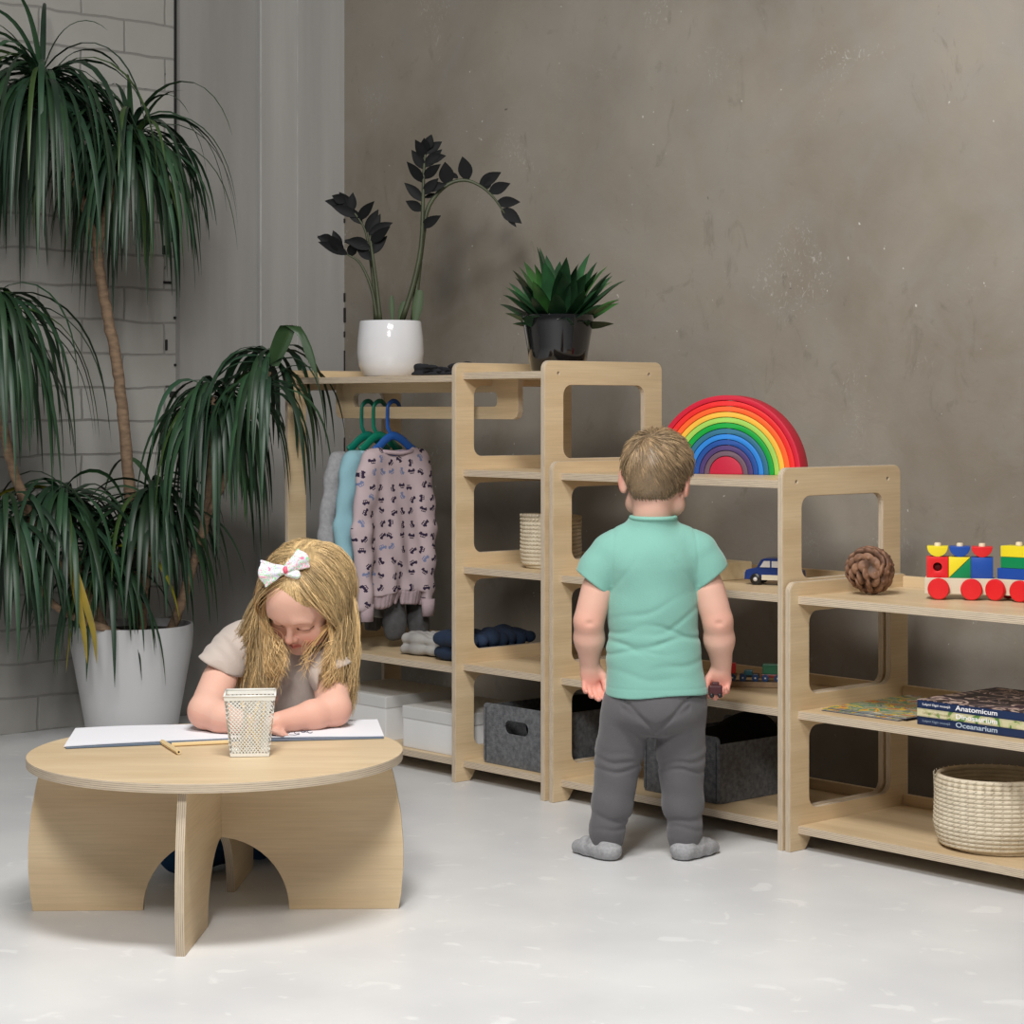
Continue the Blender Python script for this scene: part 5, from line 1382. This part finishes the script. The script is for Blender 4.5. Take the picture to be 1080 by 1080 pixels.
# ================================================================== on the table
TOP = .3125
def T3(px, py, z=TOP, lift=0.0):
    Z = (CAMH-z)*FPX/(py-430); return cw((px-540)*Z/FPX, Z, z+lift)
PAPER = mat('white_paper', (.80, .80, .84), .7, var=.02)
COVER = mat('blue_grey_cover', (.12, .16, .22), .5, var=.1)
MARK = mat('graphite_mark', (.12, .12, .16), .8)
pad = empty('drawing_pad', T3(240, 778), TH, 'open white drawing pad under the girl\'s arms', 'drawing pad')
Tinv = Matrix.Translation(Vector(pad.location)) @ Matrix.Rotation(TH, 4, 'Z'); Tinv.invert()
def sheet(name, q, z0, z1, m, mark=None, sub=10, wav=.0012):
    P = [Tinv @ T3(x, y) for x, y in q]; b = MB(); vs = []; fs = []
    for lay, zz_ in enumerate((z0, z1)):
        for i in range(sub+1):
            for j in range(3):
                u = i/sub; v = j/2; p = (P[0]*(1-u)+P[1]*u)*(1-v)+(P[3]*(1-u)+P[2]*u)*v
                vs.append((p.x, p.y, zz_+wav*(1+math.sin(u*5+lay*.0))*(1 if lay else .6)))
    n1 = (sub+1)*3
    for i in range(sub):
        for j in range(2):
            a = i*3+j; fs.append((n1+a, n1+a+3, n1+a+4, n1+a+1)); fs.append((a, a+1, a+4, a+3))
    ring = [i*3 for i in range(sub+1)]+[sub*3+1, sub*3+2]+[i*3+2 for i in range(sub-1, -1, -1)]+[1]
    for a, c in zip(ring, ring[1:]+ring[:1]): fs.append((a, c, n1+c, n1+a))
    b.add(vs, fs, 0, sm=False); return b.build(name, m, pad)
sheet('cover', [(69, 790), (252, 782), (222, 766), (80, 771)], .0002, .0014, COVER, wav=.0004)
sheet('page', [(67.5, 789), (253, 779), (225, 764.5), (79.5, 770)], .0018, .0030, PAPER)
sheet('cover', [(253, 783), (405, 779), (397.5, 761), (240, 765)], .0002, .0014, COVER, wav=.0003)
sheet('page', [(253, 780.5), (405, 777.5), (398, 760), (240, 763)], .0018, .0030, PAPER)
b = MB()
rgm = random.Random(2)
def scrib(pts, r=.0008):
    b.tube([Tinv @ (T3(x, y)+Vector((0, 0, .0058))) for x, y in pts], r, 4)
for cx, cy in ((303, 775), (313, 775.5), (320, 774), (327, 774.5)):
    scrib([(cx+2.6*math.cos(t), cy+1.5*math.sin(t)) for t in np.linspace(.3, 5.2, 10)])
scrib([(291, 776), (299, 776)]); scrib([(305, 778), (311, 778.3), (316, 777.5)]); scrib([(318, 774), (324, 775)])
tag(b.build('pencil_drawing', MARK, pad), kind='stuff')
# pencils
NATW = mat('natural_pencil_wood', (.74, .56, .30), .5, var=.08, vscale=6); LEAD = mat('pencil_lead', (.02, .02, .022), .5)
def pencil(a, c, label, r=.0036, tipc=LEAD, body=NATW, sharp=True, nm='pencil'):
    a = Vector(a); c = Vector(c); d = (c-a); L = d.length; e = empty(nm, a, 0, label, 'pencil', None)
    R = Vector((0, 0, 1)).rotation_difference(d.normalized()).to_matrix()
    prof = [(0, 0), (r, 0), (r, L-.018 if sharp else L)]+([(.0009, L-.003)] if sharp else [(0, L)])
    b = MB(); b.lathe(prof, 6, R=R); b.build('pencil_body', body, e, sharp=30)
    b = MB()
    if sharp: b.lathe([(.0010, L-.0032), (0, L)], 8, R=R)
    else: b.lathe([(r*.45, L+.0001), (0, L+.0009)], 10, R=R)
    b.build('lead', tipc, e); return e
pencil(T3(171, 785)+Vector((0, 0, .0052)), T3(188.5, 796)+Vector((0, 0, .0052)), 'short thick natural wood pencil with its dark end to the viewer', .0050, sharp=False)
pencil(T3(181, 787.5)+Vector((0, 0, .0040)), T3(243, 784.5)+Vector((0, 0, .0040)), 'natural wood pencil lying beside the mesh cup', .0040, sharp=False)
hp_ = cw(GX, GZ)+Matrix.Rotation(TH, 3, 'Z') @ Vector((-.030, -.235, .355))
pencil(hp_+Vector((.0, .0, .05)), T3(291, 775.5)+Vector((0, 0, .004)), 'dark pencil held by the girl, its tip on the drawing', .0035, body=mat('dark_pencil_paint', (.02, .02, .025), .4))
# mesh pen cup
CW = mat('white_wire_mesh', (.78, .77, .72), .4, var=.03)
cc = cw(-.5095, 4.075, TOP+.0005)
cup = empty('mesh_pen_cup', cc, TH+.10, 'square white wire mesh cup full of pencils on the round table', 'pen cup')
b0, t0, hc_ = .0365, .0485, .118
def side_pt(u, v, k):      # u across -1..1, v up 0..1, k which side
    w_ = b0+(t0-b0)*v; p = Vector((u*w_, -w_, v*hc_)); return Matrix.Rotation(k*PI/2, 3, 'Z') @ p
for k in range(4):
    b = MB(); N = 12; M_ = 18
    for i in range(-M_, N+1):
        for sg in (1, -1):
            # slanted wires clipped to the side
            pts = []
            for q in range(0, 13):
                v = q/12; u = (-1+2*i/N)+sg*v*2*M_/N*.75
                if sg < 0: u = (-1+2*(i+M_)/N)-v*2*M_/N*.75
                if -1 <= u <= 1: pts.append(side_pt(u, .03+.91*v, k))
            if len(pts) > 1: b.tube(pts, .00105, 4, caps=False)
    tag(b.build('mesh_side', CW, cup), kind='stuff')
b = MB()
b.box((0, 0, .002), (b0*2+.002, b0*2+.002, .004), bev=.001); b.build('base', CW, cup)
for nm, v0, v1, ex in (('foot_band', .0, .05, .0008), ('rim', .925, 1.0, .0012)):
    b = MB()
    for k in range(4):
        q = [side_pt(-1, v0, k), side_pt(1, v0, k), side_pt(1, v1, k), side_pt(-1, v1, k)]; n = (Matrix.Rotation(k*PI/2, 3, 'Z') @ Vector((0, -1, 0)))*ex
        vs = [p+n for p in q]+[p-n for p in q]; b.add(vs, [(0, 1, 2, 3), (7, 6, 5, 4), (0, 4, 5, 1), (1, 5, 6, 2), (2, 6, 7, 3), (3, 7, 4, 0)], 0, sm=False)
    b.build(nm, CW, cup)
b = MB(); P = [side_pt(-1, 1, k) for k in range(4)]; 
for i in range(4): b.tube([P[i], P[(i+1) % 4]], .0022, 8)
b.build('rim_wire', CW, cup)
for k, (ax, ay, bx_, by_, hh, cl) in enumerate(((-.016, -.012, .020, .010, .108, 'yellow'), (.018, -.006, -.022, .014, .112, 'yellow'), (.0, .016, .026, -.018, .100, 'white'), (-.020, .012, -.004, -.024, .114, 'white'), (.012, .018, .030, .024, .104, 'yellow'))):
    M3 = Matrix.Rotation(TH+.10, 3, 'Z'); a = cc+M3 @ Vector((ax, ay, .006)); c = cc+M3 @ Vector((bx_, by_, hh))
    lab = ['natural pencil leaning right in the mesh cup', 'natural pencil leaning left in the mesh cup', 'white pencil across the middle of the mesh cup', 'white pencil tallest in the mesh cup', 'natural pencil at the far right of the mesh cup'][k]
    pencil(a, c, lab, .0036, body=NATW if cl == 'yellow' else mat('white_pencil', (.78, .76, .70), .45), tipc=LEAD if cl == 'yellow' else WHITE)
# small dark toy in the boy's right hand
q = cw(BX, BZ)+Matrix.Rotation(TH, 3, 'Z') @ (Vector(bp(754, 727))+Vector((0, -.012, 0)))
b = MB(); b.box((0, 0, 0), (.030, .018, .022), bev=.004); b.box((.0, 0, .013), (.016, .016, .010), bev=.003)
e = empty('small_toy', q, TH, 'small dark toy held in the boy\'s right hand', 'toy'); b.build('toy_body', mat('dark_toy_paint', (.06, .012, .015), .4), e)
for sx in (-1, 1):
    b = MB(); b.lathe([(0, -.002), (.005, -.002), (.005, .002), (0, .002)], 14, R=Matrix.Rotation(PI/2, 3, 'X')); b.build('wheel', BLACK, e, (sx*.009, -.010, -.011))
# ================================================================== light and camera
def area(name, loc, target, sx, sy, power, col=(1, 1, 1)):
    l = bpy.data.lights.new(name, 'AREA'); l.shape = 'RECTANGLE'; l.size = sx; l.size_y = sy; l.energy = power; l.color = col
    o = bpy.data.objects.new(name, l); COL.objects.link(o); o.location = loc
    o.rotation_euler = (Vector(target)-Vector(loc)).to_track_quat('-Z', 'Y').to_euler(); return o
area('softbox', cw(-.55, .6, 3.1), cw(.15, 5.2, .8), 7e-1, 7e-1, 108, (1, .985, .96))
area('ceiling_light', cw(-.2, 3.0, 3.1), cw(-.1, 3.7, 0), 1.0, .45, 80, (1, .985, .96))
wd = bpy.data.worlds.new('world'); bpy.context.scene.world = wd; wd.use_nodes = True
wd.node_tree.nodes['Background'].inputs[0].default_value = (.95, .97, 1, 1)
wd.node_tree.nodes['Background'].inputs[1].default_value = .13
cam = bpy.data.cameras.new('camera'); co = bpy.data.objects.new('camera', cam); COL.objects.link(co)
co.location = (0, 0, CAMH); co.rotation_euler = (PI/2, 0, TH)
cam.sensor_width = 36; cam.lens = 36*FPX/1080; cam.shift_y = -110/1080; cam.clip_start = .05
bpy.context.scene.camera = co
sc = bpy.context.scene
sc.view_settings.view_transform = 'Standard'; sc.view_settings.look = 'None'; sc.view_settings.exposure = 0.0; sc.view_settings.gamma = 1.0
sc.cycles.use_denoising = True
sc.cycles.max_bounces = 6
